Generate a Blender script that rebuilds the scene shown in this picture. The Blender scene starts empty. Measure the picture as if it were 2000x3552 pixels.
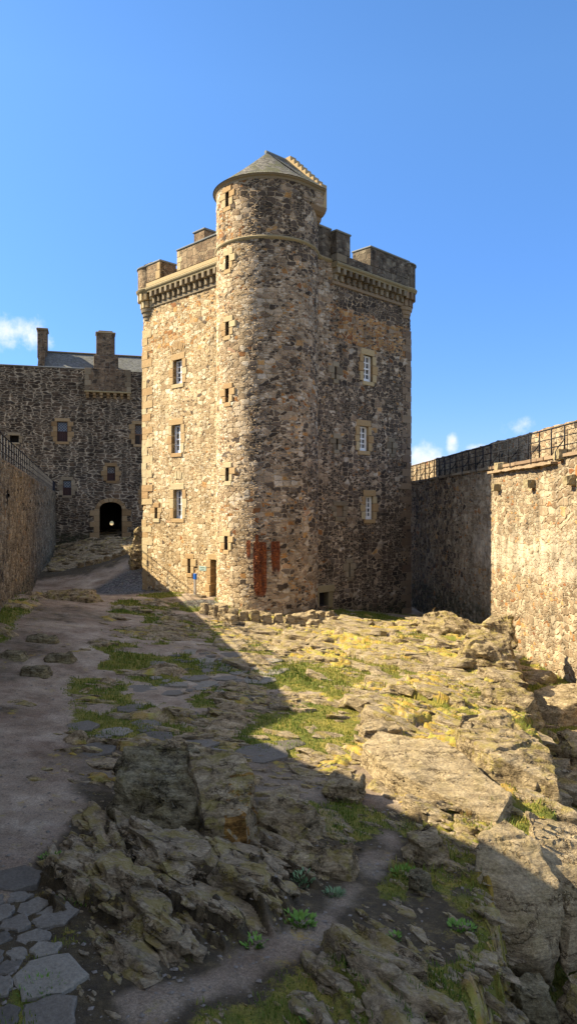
import bpy, bmesh, math, random
import numpy as np
from mathutils import Vector, Matrix, noise as mn

random.seed(7)
scene = bpy.context.scene
COL = scene.collection
EYE = 4.3
PI = math.pi

# ------------------------------------------------------------------ node helper
class NT:
    def __init__(s, name):
        s.m = bpy.data.materials.new(name); s.m.use_nodes = True
        s.t = s.m.node_tree; s.t.nodes.clear()
        s.out = s.t.nodes.new('ShaderNodeOutputMaterial')
        s.b = s.t.nodes.new('ShaderNodeBsdfPrincipled')
        s.t.links.new(s.b.outputs[0], s.out.inputs[0])
        s.b.inputs['Roughness'].default_value = 0.95
        s.b.inputs['Specular IOR Level'].default_value = 0.25
    def n(s, typ, **kw):
        nd = s.t.nodes.new(typ)
        for k, v in kw.items(): setattr(nd, k, v)
        return nd
    def put(s, sock, v):
        if isinstance(v, bpy.types.NodeSocket): s.t.links.new(v, sock)
        elif v is not None: sock.default_value = v
    def math(s, op, a, b=None, c=None, clamp=False):
        nd = s.n('ShaderNodeMath', operation=op, use_clamp=clamp)
        s.put(nd.inputs[0], a)
        if b is not None: s.put(nd.inputs[1], b)
        if c is not None: s.put(nd.inputs[2], c)
        return nd.outputs[0]
    def vmath(s, op, a, b=None):
        nd = s.n('ShaderNodeVectorMath', operation=op)
        s.put(nd.inputs[0], a)
        if b is not None: s.put(nd.inputs[1], b)
        return nd.outputs[0]
    def mix(s, f, a, b, mode='MIX'):
        nd = s.n('ShaderNodeMix', data_type='RGBA', blend_type=mode)
        s.put(nd.inputs[0], f); s.put(nd.inputs[6], a); s.put(nd.inputs[7], b)
        return nd.outputs[2]
    def mixf(s, f, a, b):
        nd = s.n('ShaderNodeMix', data_type='FLOAT')
        s.put(nd.inputs[0], f); s.put(nd.inputs[2], a); s.put(nd.inputs[3], b)
        return nd.outputs[0]
    def ramp(s, f, stops, mode='LINEAR'):
        nd = s.n('ShaderNodeValToRGB'); cr = nd.color_ramp; cr.interpolation = mode
        while len(cr.elements) < len(stops): cr.elements.new(0.5)
        for e, (p, c) in zip(cr.elements, stops):
            e.position = p; e.color = (*c, 1) if len(c) == 3 else c
        s.put(nd.inputs[0], f); return nd.outputs[0]
    def sstep(s, v, a, b, lo=0.0, hi=1.0):
        nd = s.n('ShaderNodeMapRange', interpolation_type='SMOOTHSTEP')
        s.put(nd.inputs[0], v); s.put(nd.inputs[1], a); s.put(nd.inputs[2], b)
        s.put(nd.inputs[3], lo); s.put(nd.inputs[4], hi)
        return nd.outputs[0]
    def noise(s, vec, scale, detail=4, rough=0.6, dim='3D', col=False, dist=0.0):
        nd = s.n('ShaderNodeTexNoise', noise_dimensions=dim)
        s.put(nd.inputs['Vector'], vec); s.put(nd.inputs['Scale'], scale)
        nd.inputs['Detail'].default_value = detail; nd.inputs['Roughness'].default_value = rough
        nd.inputs['Distortion'].default_value = dist
        return nd.outputs[1] if col else nd.outputs[0]
    def vor(s, vec, scale, feature='F1', dim='2D', rnd=1.0):
        nd = s.n('ShaderNodeTexVoronoi', voronoi_dimensions=dim, feature=feature)
        s.put(nd.inputs['Vector'], vec); nd.inputs['Scale'].default_value = scale
        nd.inputs['Randomness'].default_value = rnd
        return nd
    def attr(s, name):
        return s.n('ShaderNodeAttribute', attribute_name=name).outputs['Fac']
    def obj(s): return s.n('ShaderNodeTexCoord').outputs['Object']
    def uv(s): return s.n('ShaderNodeTexCoord').outputs['UV']
    def scl(s, v, sc): return s.vmath('MULTIPLY', v, sc)
    def bump(s, h, strength, dist=0.05):
        nd = s.n('ShaderNodeBump'); nd.inputs['Strength'].default_value = strength
        nd.inputs['Distance'].default_value = dist
        s.put(nd.inputs['Height'], h); s.t.links.new(nd.outputs[0], s.b.inputs['Normal'])
    warm = None
    def color(s, c):
        if s.warm: c = s.mix(1.0, c, (*s.warm, 1), 'MULTIPLY')
        s.put(s.b.inputs['Base Color'], c)

# ------------------------------------------------------------------ masonry materials
def stone_mat(name, size, A, W, B, mortar, mw=(0.02, 0.09), rnd=0.85, disp=0.0, bump=0.7, lime_col=(0.5, 0.46, 0.4),
              base_dark=0.0, base_warm=0.0, base_lime=0.0, streak=0.25, grime=0.35, small=1.8, mortar_amt=1.0, rounded=False, tone=(1.07, 1.02, .89)):
    k = NT(name); k.warm = tone
    uv = k.uv()
    warp = k.vmath('SUBTRACT', k.noise(uv, 1.6, 3, dim='2D', col=True), (0.5, 0.5, 0.5))
    v0 = k.scl(k.vmath('ADD', uv, k.scl(warp, (0.22, 0.16, 0))), (1 / size[0], 1 / size[1], 1))
    def layer(vec):
        c = k.vor(vec, 1.0, 'F1', rnd=rnd); e = k.vor(vec, 1.0, 'DISTANCE_TO_EDGE', rnd=rnd)
        return c.outputs['Color'], e.outputs['Distance']
    def blocky(vec):
        c = k.vor(vec, 1.0, 'F1', rnd=rnd); e = k.vor(vec, 1.0, 'F2', rnd=rnd)
        c.distance = 'CHEBYCHEV'; e.distance = 'CHEBYCHEV'
        return c.outputs['Color'], k.math('MULTIPLY', k.math('SUBTRACT', e.outputs['Distance'], c.outputs['Distance']), 0.6)
    c1, e1 = blocky(v0)
    c2, e2 = (layer if rounded else blocky)(k.vmath('ADD', k.scl(v0, (small, small * 1.25, 1)), (3.3, 7.1, 0)))
    msk = k.sstep(k.noise(uv, 0.75, 3, dim='2D'), 0.47, 0.53)
    col = k.mix(msk, c1, c2); ed = k.mixf(msk, e1, k.math('MULTIPLY', e2, 0.8))
    sp = k.n('ShaderNodeSeparateColor'); k.put(sp.inputs[0], col)
    r, g, b = sp.outputs
    big = k.noise(uv, 0.35, 4, dim='2D'); med = k.noise(uv, 2.4, 5, 0.65, dim='2D'); fine = k.noise(uv, 14, 5, 0.7, dim='2D')
    dark = k.math('ADD', k.attr('dark'), base_dark)
    dark = k.math('ADD', dark, k.math('MULTIPLY', k.math('SUBTRACT', big, 0.5), 0.5))
    isd = k.math('LESS_THAN', g, dark)
    isw = k.math('LESS_THAN', b, k.math('ADD', k.attr('warm'), base_warm))
    cs = k.mix(isw, k.mix(k.attr('ochre'), k.ramp(r, A), k.ramp(r, [(p_, tuple(q * 1.12 for q in c_)) for p_, c_ in OCH])), k.ramp(r, W))  # ochre mask mixes in a paler sun-side palette: sunlight put into stone colour
    cs = k.mix(isd, cs, k.ramp(r, B))
    cs = k.mix(1.0, cs, k.ramp(fine, [(0.25, (0.68, 0.68, 0.68)), (0.75, (1.25, 1.25, 1.25))]), 'MULTIPLY')
    lime = k.math('ADD', k.attr('lime'), base_lime)
    lm = k.sstep(k.math('ADD', k.math('ADD', k.math('MULTIPLY', med, 0.6), k.math('MULTIPLY', k.noise(uv, 9, 5, 0.7, dim='2D'), 0.4)), lime), 0.93, 1.07)
    lc = k.mix(fine, tuple(x * 0.7 for x in lime_col) + (1,), tuple(min(1, x * 1.25) for x in lime_col) + (1,))
    mm = k.sstep(k.math('ADD', ed, k.math('MULTIPLY', k.math('SUBTRACT', fine, 0.5), 0.06)), mw[0], mw[1])
    mort = k.mix(1.0, tuple(mortar) + (1,), k.ramp(med, [(0.3, (0.55, 0.55, 0.55)), (0.7, (1.2, 1.2, 1.2))]), 'MULTIPLY')
    c = k.mix(k.math('SUBTRACT', 1.0, k.math('MULTIPLY', k.math('SUBTRACT', 1.0, mm), mortar_amt)), mort, cs)
    c = k.mix(k.math('MULTIPLY', lm, k.math('ADD', 0.6, k.math('MULTIPLY', big, 0.5)), clamp=True), c, lc)
    st = k.noise(k.scl(uv, (1.0, 0.12, 1)), 1.7, 4, 0.65, dim='2D')
    c = k.mix(1.0, c, k.ramp(st, [(0.32, (1 - streak,) * 3), (0.62, (1.06,) * 3)]), 'MULTIPLY')
    c = k.mix(1.0, c, k.ramp(k.noise(uv, 0.9, 5, 0.7, dim='2D'), [(0.3, (1 - grime,) * 3), (0.65, (1.12,) * 3)]), 'MULTIPLY')
    ru = k.attr('rust')
    rn = k.noise(k.scl(uv, (6.0, 0.8, 1)), 1.0, 5, 0.7, dim='2D')
    rc = k.ramp(k.noise(k.scl(uv, (4.0, 0.9, 1)), 1.6, 5, 0.7, dim='2D'), [(0.3, (0.04, 0.012, 0.008)), (0.5, (0.19, 0.045, 0.012)), (0.75, (0.34, 0.115, 0.03))])
    rf = k.math('MULTIPLY', k.sstep(k.math('MULTIPLY', ru, k.math('ADD', rn, 0.35)), 0.28, 0.55), 0.92)
    c = k.mix(rf, c, rc)
    gr = k.attr('green')
    c = k.mix(k.math('MULTIPLY', gr, k.sstep(med, 0.35, 0.6)), c, (0.035, 0.042, 0.02, 1))
    k.color(c)
    h = k.math('ADD', k.math('MULTIPLY', mm, k.math('ADD', 0.45, k.math('MULTIPLY', b, 0.75))), k.math('MULTIPLY', fine, 0.25))
    h = k.mixf(k.math('MULTIPLY', lm, 0.6), h, 0.85)
    if disp:
        d = k.n('ShaderNodeDisplacement'); d.inputs['Midlevel'].default_value = 0.0
        d.inputs['Scale'].default_value = disp; k.put(d.inputs['Height'], h)
        k.t.links.new(d.outputs[0], k.out.inputs['Displacement']); k.m.displacement_method = 'BOTH'
        k.bump(k.noise(uv, 30, 4, 0.7, dim='2D'), 0.35, 0.02)
    else:
        k.bump(h, bump, 0.05)
    return k.m

OCH = [(0.0, (0.31, 0.22, 0.13)), (0.3, (0.46, 0.35, 0.215)), (0.6, (0.55, 0.435, 0.285)), (0.85, (0.64, 0.535, 0.385)), (1.0, (0.70, 0.62, 0.49))]
ORG = [(0.0, (0.24, 0.10, 0.04)), (0.4, (0.40, 0.20, 0.07)), (0.7, (0.50, 0.30, 0.12)), (1.0, (0.46, 0.30, 0.20))]
BAS = [(0.0, (0.055, 0.042, 0.032)), (0.5, (0.105, 0.08, 0.06)), (0.8, (0.155, 0.115, 0.085)), (1.0, (0.21, 0.17, 0.135))]
PNK = [(0.0, (0.24, 0.17, 0.115)), (0.4, (0.38, 0.285, 0.195)), (0.7, (0.49, 0.39, 0.28)), (1.0, (0.60, 0.52, 0.42))]
BRN = [(0.0, (0.10, 0.065, 0.045)), (0.5, (0.17, 0.12, 0.08)), (1.0, (0.25, 0.19, 0.13))]

M = {}
M['tower_left'] = stone_mat('warm_rubble_masonry', (0.36, 0.22), OCH, ORG, BAS, (0.50, 0.385, 0.245), disp=0.06, streak=0.15, grime=0.28)
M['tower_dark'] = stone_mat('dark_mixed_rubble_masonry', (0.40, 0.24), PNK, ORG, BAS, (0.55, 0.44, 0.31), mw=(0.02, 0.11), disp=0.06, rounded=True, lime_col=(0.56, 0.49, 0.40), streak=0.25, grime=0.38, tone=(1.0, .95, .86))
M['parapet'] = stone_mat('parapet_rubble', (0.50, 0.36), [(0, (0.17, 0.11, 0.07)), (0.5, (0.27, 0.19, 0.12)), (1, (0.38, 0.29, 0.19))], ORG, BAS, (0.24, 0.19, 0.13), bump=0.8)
M['parapet_dark'] = stone_mat('dark_parapet_rubble', (0.55, 0.36), [(0, (0.09, 0.075, 0.06)), (0.5, (0.15, 0.125, 0.10)), (1, (0.27, 0.235, 0.185))], BRN, BAS, (0.2, 0.17, 0.135), bump=0.8, base_dark=0.35, streak=0.5)  # darker rubble palette with heavier streaks
M['gatehouse'] = stone_mat('black_whinstone_with_pale_mortar', (0.85, 0.36), [(0, (0.06, 0.05, 0.042)), (0.6, (0.115, 0.093, 0.075)), (1, (0.20, 0.165, 0.13))], BRN, BAS,
                           (0.52, 0.455, 0.36), mw=(0.04, 0.12), disp=0.06, rounded=True, base_dark=0.5, base_warm=0.12, streak=0.35, grime=0.55, small=1.5, tone=(.92, .86, .74))
M['gate_brown'] = stone_mat('brown_rubble', (0.6, 0.34), BRN, ORG, BAS, (0.26, 0.21, 0.16), base_dark=0.25, bump=0.8)
M['left_wall'] = stone_mat('brown_shaded_rubble', (0.40, 0.26), [(0, (0.17, 0.115, 0.072)), (0.5, (0.30, 0.215, 0.135)), (1, (0.45, 0.35, 0.24))], ORG, BAS, (0.48, 0.37, 0.25),
                           mw=(0.02, 0.12), disp=0.09, base_warm=0.08, base_dark=0.08, base_lime=0.06, lime_col=(0.38, 0.34, 0.29), grime=0.5, streak=0.35, tone=(.84, .90, .86))
M['right_wall'] = stone_mat('cream_harled_rubble', (0.44, 0.28), [(0, (0.20, 0.14, 0.085)), (0.5, (0.34, 0.26, 0.17)), (1, (0.50, 0.42, 0.30))], ORG, BAS, (0.50, 0.42, 0.30),
                            mw=(0.02, 0.12), disp=0.06, base_warm=0.06, base_lime=.10, rounded=True, base_dark=0.0, lime_col=(0.50, 0.43, 0.33), grime=0.4, streak=0.25, tone=(.97, .93, .84))

def sandstone(name, stops, var=0.3, scale=3.0, bump=0.4, objrand=True):
    k = NT(name); o = k.obj(); k.warm = (1.0, .96, .80)
    rnd = k.n('ShaderNodeObjectInfo').outputs['Random'] if objrand else 0.5
    f = k.math('ADD', k.math('MULTIPLY', rnd, 0.7), k.math('MULTIPLY', k.noise(o, scale, 5, 0.7), var), clamp=True)
    c = k.ramp(f, stops)
    nz = k.noise(o, 22, 5, 0.75)
    c = k.mix(1.0, c, k.ramp(nz, [(0.3, (0.72,) * 3), (0.7, (1.18,) * 3)]), 'MULTIPLY')
    k.color(c); k.bump(k.math('ADD', nz, k.math('MULTIPLY', k.noise(o, 5, 4), 1.5)), bump, 0.03)
    return k.m
M['ochre'] = sandstone('ochre_dressed_sandstone', [(0, (0.36, 0.22, 0.11)), (0.35, (0.44, 0.31, 0.175)), (0.7, (0.50, 0.40, 0.255)), (1, (0.58, 0.50, 0.36))])
M['ochre_dark'] = sandstone('weathered_brown_sandstone', [(0, (0.17, 0.105, 0.055)), (0.4, (0.27, 0.185, 0.105)), (1, (0.38, 0.29, 0.19))])
M['grey_dressed'] = sandstone('grey_dressed_sandstone', [(0, (0.13, 0.10, 0.075)), (0.4, (0.21, 0.17, 0.125)), (0.8, (0.30, 0.25, 0.19)), (1, (0.37, 0.33, 0.27))])
M['red_dressed'] = sandstone('reddish_dressed_sandstone', [(0, (0.15, 0.10, 0.075)), (0.5, (0.25, 0.18, 0.13)), (1, (0.33, 0.25, 0.18))])
M['string'] = sandstone('lichened_string_course', [(0, (0.15, 0.12, 0.07)), (0.5, (0.24, 0.195, 0.12)), (1, (0.33, 0.275, 0.18))], var=0.9)
M['lead'] = sandstone('weathered_lead', [(0, (0.16, 0.18, 0.21)), (1, (0.27, 0.29, 0.33))], bump=0.15)

def slate(name, cols, moss=0.5):
    k = NT(name); uv = k.uv()
    br = k.n('ShaderNodeTexBrick'); br.offset = 0.5
    k.put(br.inputs['Vector'], k.vmath('ADD', uv, k.scl(k.noise(uv, 3, 2, dim='2D', col=True), (0.05, 0.03, 0))))
    br.inputs['Color1'].default_value = (0, 0, 0, 1); br.inputs['Color2'].default_value = (1, 1, 1, 1)
    br.inputs['Mortar'].default_value = (0.5, 0.5, 0.5, 1)
    br.inputs['Scale'].default_value = 1.0; br.inputs['Mortar Size'].default_value = 0.014
    br.inputs['Brick Width'].default_value = 0.24; br.inputs['Row Height'].default_value = 0.13
    c = k.ramp(br.outputs['Color'], [(0, cols[0]), (1, cols[1])])
    c = k.mix(k.math('MULTIPLY', k.sstep(k.noise(uv, 1.1, 6, 0.75, dim='2D'), 0.45, 0.62), moss), c, (0.12, 0.12, 0.035, 1))
    c = k.mix(br.outputs['Fac'], c, (0.03, 0.03, 0.03, 1))
    sep = k.n('ShaderNodeSeparateXYZ'); k.put(sep.inputs[0], uv)
    row = k.math('FRACT', k.math('DIVIDE', sep.outputs[1], 0.13))
    k.color(c); k.bump(k.math('SUBTRACT', k.math('MULTIPLY', k.math('SUBTRACT', 1.0, row), 1.0), br.outputs['Fac']), 0.8, 0.03)
    return k.m
M['slate_turret'] = slate('mossy_stone_slates', ((0.075, 0.068, 0.055), (0.27, 0.245, 0.195)), 0.8)
M['slate_gate'] = slate('grey_stone_slates', ((0.13, 0.13, 0.12), (0.24, 0.24, 0.215)), 0.25)

def plain(name, col, rough=0.6, metal=0.0, var=0.15):
    k = NT(name); o = k.obj()
    f = k.noise(o, 9, 4)
    k.color(k.mix(f, tuple(x * (1 - var) for x in col) + (1,), tuple(min(1, x * (1 + var)) for x in col) + (1,)))
    k.b.inputs['Roughness'].default_value = rough; k.b.inputs['Metallic'].default_value = metal
    k.bump(f, 0.1, 0.01)
    return k.m
M['white_paint'] = plain('white_painted_wood', (0.88, 0.85, 0.78), 0.5)
M['black_iron'] = plain('black_painted_iron', (0.009, 0.010, 0.014), 0.75, 0.0, 0.3)
M['void'] = plain('unlit_interior_stone', (0.05, 0.042, 0.036), 0.95)
M['shutter'] = plain('brown_painted_shutter', (0.06, 0.032, 0.028), 0.7)
M['wood'] = plain('weathered_wood', (0.20, 0.11, 0.06), 0.8)
M['steel'] = plain('brushed_steel', (0.48, 0.46, 0.43), 0.45, 0.6)
M['blue'] = plain('blue_enamel', (0.02, 0.12, 0.48), 0.4)
M['plaque'] = plain('pale_green_enamel_sign', (0.33, 0.42, 0.36), 0.5)
M['plaque_text'] = plain('dark_sign_lettering', (0.10, 0.14, 0.12), 0.6)
def glass():
    k = NT('dark_window_glass'); k.color(k.ramp(k.noise(k.obj(), 3.0, 2), [(.45, (0.02, 0.022, 0.026)), (.6, (0.17, 0.17, 0.16))])); k.b.inputs['Roughness'].default_value = 0.06  # paler noise patches paint sky reflections into the pane colour
    k.b.inputs['Specular IOR Level'].default_value = 0.6
    k.bump(k.noise(k.obj(), 2.5, 2), 0.12, 0.03); return k.m
M['glass'] = glass()
def lattice():
    k = NT('leaded_lattice_glass'); uv = k.uv()
    w = k.n('ShaderNodeTexWave'); k.put(w.inputs['Vector'], uv)
    sep = k.n('ShaderNodeSeparateXYZ'); k.put(sep.inputs[0], uv)
    a = k.math('ABSOLUTE', k.math('SUBTRACT', k.math('FRACT', k.math('MULTIPLY', k.math('ADD', sep.outputs[0], sep.outputs[1]), 3.6)), 0.5))
    b = k.math('ABSOLUTE', k.math('SUBTRACT', k.math('FRACT', k.math('MULTIPLY', k.math('SUBTRACT', sep.outputs[0], sep.outputs[1]), 3.6)), 0.5))
    f = k.math('GREATER_THAN', k.math('MAXIMUM', a, b), 0.43)
    k.color(k.mix(f, (0.03, 0.035, 0.045, 1), (0.20, 0.21, 0.22, 1)))
    k.put(k.b.inputs['Roughness'], k.mixf(f, 0.15, 0.6)); k.b.inputs['Specular IOR Level'].default_value = 0.6
    k.bump(k.noise(k.obj(), 3.5, 2), 0.3, 0.05)
    k.t.nodes.remove(w)
    return k.m
M['lattice'] = lattice()

def rock_mat(name, tint=(1, 1, 1), moss=0.4, patch=1.0):
    k = NT(name); o = k.obj(); k.warm = (1.02, .95, .78)
    geo = k.n('ShaderNodeNewGeometry')
    lay = k.noise(k.scl(o, (1.2, 2.2, 7.0)), 2.0, 6, 0.7, dist=0.6)
    c = k.ramp(lay, [(0.25, (0.14 * tint[0], 0.108 * tint[1], 0.07 * tint[2])), (0.5, (0.36 * tint[0], 0.292 * tint[1], 0.195 * tint[2])), (0.78, (0.55 * tint[0], 0.465 * tint[1], 0.34 * tint[2]))])
    f = k.noise(o, 24, 6, 0.75)
    c = k.mix(1.0, c, k.ramp(f, [(0.28, (0.42,) * 3), (0.72, (1.45,) * 3)]), 'MULTIPLY')
    cr = k.vor(k.vmath('ADD', k.scl(o, (0.7, 1.6, 3.6)), k.scl(k.noise(o, 1.6, 5, 0.7, col=True), (1.6, 1.6, 1.6))), 1.1, 'DISTANCE_TO_EDGE', '3D').outputs[0]
    crk = k.math('MAXIMUM', k.sstep(cr, 0.0, 0.035), k.sstep(k.noise(o, 1.7, 4), 0.42, 0.56))
    c = k.mix(1.0, c, k.mix(crk, (0.42, 0.38, 0.34, 1), (1, 1, 1, 1)), 'MULTIPLY')
    c = k.mix(1.0, c, k.mix(patch, (1, 1, 1, 1), k.ramp(k.noise(o, 3.4, 6, 0.78, dist=.4), [(0.36, (0.20, 0.175, 0.13)), (0.46, (0.80, 0.77, 0.72)), (0.64, (1.35, 1.35, 1.35))])), 'MULTIPLY')
    li = k.sstep(k.noise(o, 7, 6, 0.8), 0.64, 0.7)
    c = k.mix(k.math('MULTIPLY', li, 0.6), c, (0.42, 0.41, 0.36, 1))
    nz = k.n('ShaderNodeSeparateXYZ'); k.put(nz.inputs[0], geo.outputs['Normal'])
    mo = k.math('MULTIPLY', k.sstep(k.math('ADD', k.noise(o, 2.6, 6, 0.75), k.math('MULTIPLY', nz.outputs[2], 0.06)), 0.53, 0.64), moss)
    c = k.mix(mo, c, k.mix(k.noise(o, 5, 3), (0.36, 0.25, 0.045, 1), (0.31, 0.31, 0.06, 1)))
    k.color(c); k.bump(k.math('ADD', k.math('ADD', k.math('MULTIPLY', lay, 1.4), k.math('MULTIPLY', f, 0.7)), k.math('MULTIPLY', crk, 0.5)), 1.0, 0.08)
    return k.m
M['rock'] = rock_mat('grey_brown_bedrock', (1.05, 1.07, 1.1), moss=0.5)
M['slab'] = rock_mat('grey_bedded_slab', (1.12, 1.16, 1.28), 0.55, 0.5)
M['rock_green'] = rock_mat('greenish_boulder', (0.72, 0.80, 0.82), 0.15)
M['rock_rust'] = rock_mat('rusty_broken_face', (0.95, 0.66, 0.30), 0.3)
M['rock_pale'] = rock_mat('pale_grey_boulder', (1.25, 1.27, 1.3), 0.12, 0.35)

# ------------------------------------------------------------------ mesh helpers
def link(name, me, mat=None, parent=None, smooth=False):
    o = bpy.data.objects.new(name, me); COL.objects.link(o)
    if mat: me.materials.append(mat)
    if parent: o.parent = parent; o.matrix_parent_inverse = parent.matrix_world.inverted()
    if smooth:
        for p in me.polygons: p.use_smooth = True
    return o

def empty(name, loc, label, cat, group=None):
    o = bpy.data.objects.new(name, None); COL.objects.link(o); o.location = loc
    o.matrix_world = Matrix.Translation(loc)
    o.empty_display_size = 0.3
    tag(o, label, cat, group); return o
def tag(o, label, cat, group=None):
    o['label'] = label; o['category'] = cat
    if group: o['group'] = group
    return o

class MB:
    def __init__(s): s.bm = bmesh.new()
    def hexa(s, p):     # 8 points: bottom 4 ccw, top 4
        v = [s.bm.verts.new(q) for q in p]
        for f in ((3, 2, 1, 0), (4, 5, 6, 7), (0, 1, 5, 4), (1, 2, 6, 5), (2, 3, 7, 6), (3, 0, 4, 7)):
            s.bm.faces.new([v[i] for i in f])
        return s
    def prism(s, pts, off):    # polygon pts extruded by vector off
        a = [s.bm.verts.new(p) for p in pts]; b = [s.bm.verts.new(Vector(p) + Vector(off)) for p in pts]
        n = len(pts); s.bm.faces.new(a); s.bm.faces.new(b[::-1])
        for i in range(n):
            s.bm.faces.new((a[(i + 1) % n], a[i], b[i], b[(i + 1) % n]))
        return s
    def tube(s, pts, r, n=6):
        pts = [Vector(p) for p in pts]; rings = []
        for i, p in enumerate(pts):
            d = (pts[min(i + 1, len(pts) - 1)] - pts[max(i - 1, 0)]).normalized()
            a = d.orthogonal().normalized() if abs(d.z) > 0.9 else d.cross(Vector((0, 0, 1))).normalized()
            b = d.cross(a)
            rings.append([s.bm.verts.new(p + (a * math.cos(2 * PI * k / n) + b * math.sin(2 * PI * k / n)) * r) for k in range(n)])
        for q, w in zip(rings, rings[1:]):
            for k in range(n): s.bm.faces.new((q[k], q[(k + 1) % n], w[(k + 1) % n], w[k]))
        s.bm.faces.new(rings[0][::-1]); s.bm.faces.new(rings[-1]); return s
    def lathe(s, prof, c, a0=0, a1=2 * PI, n=48, closed_prof=True):
        full = abs(a1 - a0 - 2 * PI) < 1e-6
        m = n if full else n + 1; rings = []
        for i in range(m):
            a = a0 + (a1 - a0) * i / n
            rings.append([s.bm.verts.new((c[0] + r * math.cos(a), c[1] + r * math.sin(a), z)) for r, z in prof])
        for i in range(n):
            q, w = rings[i], rings[(i + 1) % m]
            for k in range(len(prof) if closed_prof else len(prof) - 1):
                j = (k + 1) % len(prof); s.bm.faces.new((q[k], w[k], w[j], q[j]))
        if not full and closed_prof: s.bm.faces.new(rings[0]); s.bm.faces.new(rings[-1][::-1])
        return s
    def bevel(s, w, seg=1):
        bmesh.ops.bevel(s.bm, geom=list(s.bm.edges), offset=w, segments=seg, affect='EDGES', profile=0.6); return s
    def cut(s, step):
        for _ in range(12):
            e = [e for e in s.bm.edges if e.calc_length() > step]
            if not e or len(s.bm.verts) > 60000: break
            bmesh.ops.subdivide_edges(s.bm, edges=e, cuts=1, use_grid_fill=True)
        return s
    def rough(s, amp, freq, seed=0):
        s.bm.normal_update(); o = Vector((seed * 3.1, seed * 1.7, seed * 5.3))
        for v in s.bm.verts:
            v.co += v.normal * amp * mn.fractal(v.co * freq + o, 1.0, 2.0, 4)
        return s
    def build(s, name, mat, parent=None, smooth=False, loc=None, uv=True):
        bmesh.ops.recalc_face_normals(s.bm, faces=list(s.bm.faces))
        if uv:
            lay = s.bm.loops.layers.uv.new('UVMap'); s.bm.normal_update()
            for f in s.bm.faces:
                n = f.normal
                if abs(n.z) > 0.92: t = Vector((1, 0, 0)); b = Vector((0, 1, 0))
                else:
                    t = Vector((-n.y, n.x, 0)).normalized(); b = Vector((0, 0, 1)) if abs(n.z) < 0.3 else n.cross(t)
                for l in f.loops: l[lay].uv = (l.vert.co.dot(t), l.vert.co.dot(b))
        if loc is not None:
            bmesh.ops.translate(s.bm, verts=list(s.bm.verts), vec=-Vector(loc))
        me = bpy.data.meshes.new(name); s.bm.to_mesh(me); s.bm.free()
        o = bpy.data.objects.new(name, me); COL.objects.link(o); me.materials.append(mat)
        if smooth:
            for p in me.polygons: p.use_smooth = True
        if loc is not None: o.location = loc
        if parent:
            o.parent = parent; o.matrix_parent_inverse = parent.matrix_world.inverted()
        return o

class Frame:            # a wall plane: u to the right as seen from outside, n outwards, z up
    def __init__(s, o, ang):
        s.o = Vector((o[0], o[1], 0)); s.U = Vector((math.cos(ang), math.sin(ang), 0)); s.N = Vector((s.U.y, -s.U.x, 0))
    def p(s, u, n, z): return s.o + s.U * u + s.N * n + Vector((0, 0, z))
    def arr(s, u, n, z):
        return np.stack([s.o.x + s.U.x * u + s.N.x * n, s.o.y + s.U.y * u + s.N.y * n, z + 0 * u], -1)
    def box(s, mb, u0, u1, n0, n1, z0, z1):
        return mb.hexa([s.p(u0, n1, z0), s.p(u1, n1, z0), s.p(u1, n0, z0), s.p(u0, n0, z0), s.p(u0, n1, z1), s.p(u1, n1, z1), s.p(u1, n0, z1), s.p(u0, n0, z1)])
    def block(s, u0, u1, n0, n1, z0, z1, bev=0.015):
        m = MB(); s.box(m, u0, u1, n0, n1, z0, z1)
        return m.bevel(bev) if bev else m

def grid_mesh(name, P, UV, mask, mat, parent=None, attrs=None):
    nv, nu = P.shape[:2]
    idx = np.arange(nv * nu).reshape(nv, nu)
    q = np.stack([idx[:-1, :-1], idx[:-1, 1:], idx[1:, 1:], idx[1:, :-1]], -1)
    q = q[mask] if mask is not None else q.reshape(-1, 4)
    used = np.unique(q); remap = np.full(nv * nu, -1); remap[used] = np.arange(len(used))
    q = remap[q]; V = P.reshape(-1, 3)[used]
    me = bpy.data.meshes.new(name)
    me.vertices.add(len(V)); me.vertices.foreach_set('co', V.astype(np.float32).ravel())
    me.loops.add(q.size); me.loops.foreach_set('vertex_index', q.ravel().astype(np.int32))
    me.polygons.add(len(q)); me.polygons.foreach_set('loop_start', np.arange(0, q.size, 4, dtype=np.int32))
    me.update(calc_edges=True)
    me.polygons.foreach_set('use_smooth', np.ones(len(q), dtype=bool))
    if UV is not None:
        l = me.uv_layers.new(name='UVMap'); l.data.foreach_set('uv', UV.reshape(-1, 2)[used][q.ravel()].astype(np.float32).ravel())
    for k, a in (attrs or {}).items():
        at = me.attributes.new(k, 'FLOAT', 'POINT'); at.data.foreach_set('value', np.broadcast_to(a, P.shape[:2]).reshape(-1)[used].astype(np.float32))
    me.validate(); 
    o = bpy.data.objects.new(name, me); COL.objects.link(o); me.materials.append(mat)
    if parent: o.parent = parent; o.matrix_parent_inverse = parent.matrix_world.inverted()
    return o

def axis(a, b, step, cuts):
    xs = set(np.round(np.linspace(a, b, max(2, int(abs(b - a) / step) + 1)), 4))
    for c in cuts:
        xs = {x for x in xs if abs(x - c) > step * 0.45 or x in (a, b)}
    xs |= {c for c in cuts if a < c < b}
    return np.array(sorted(xs))

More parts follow.
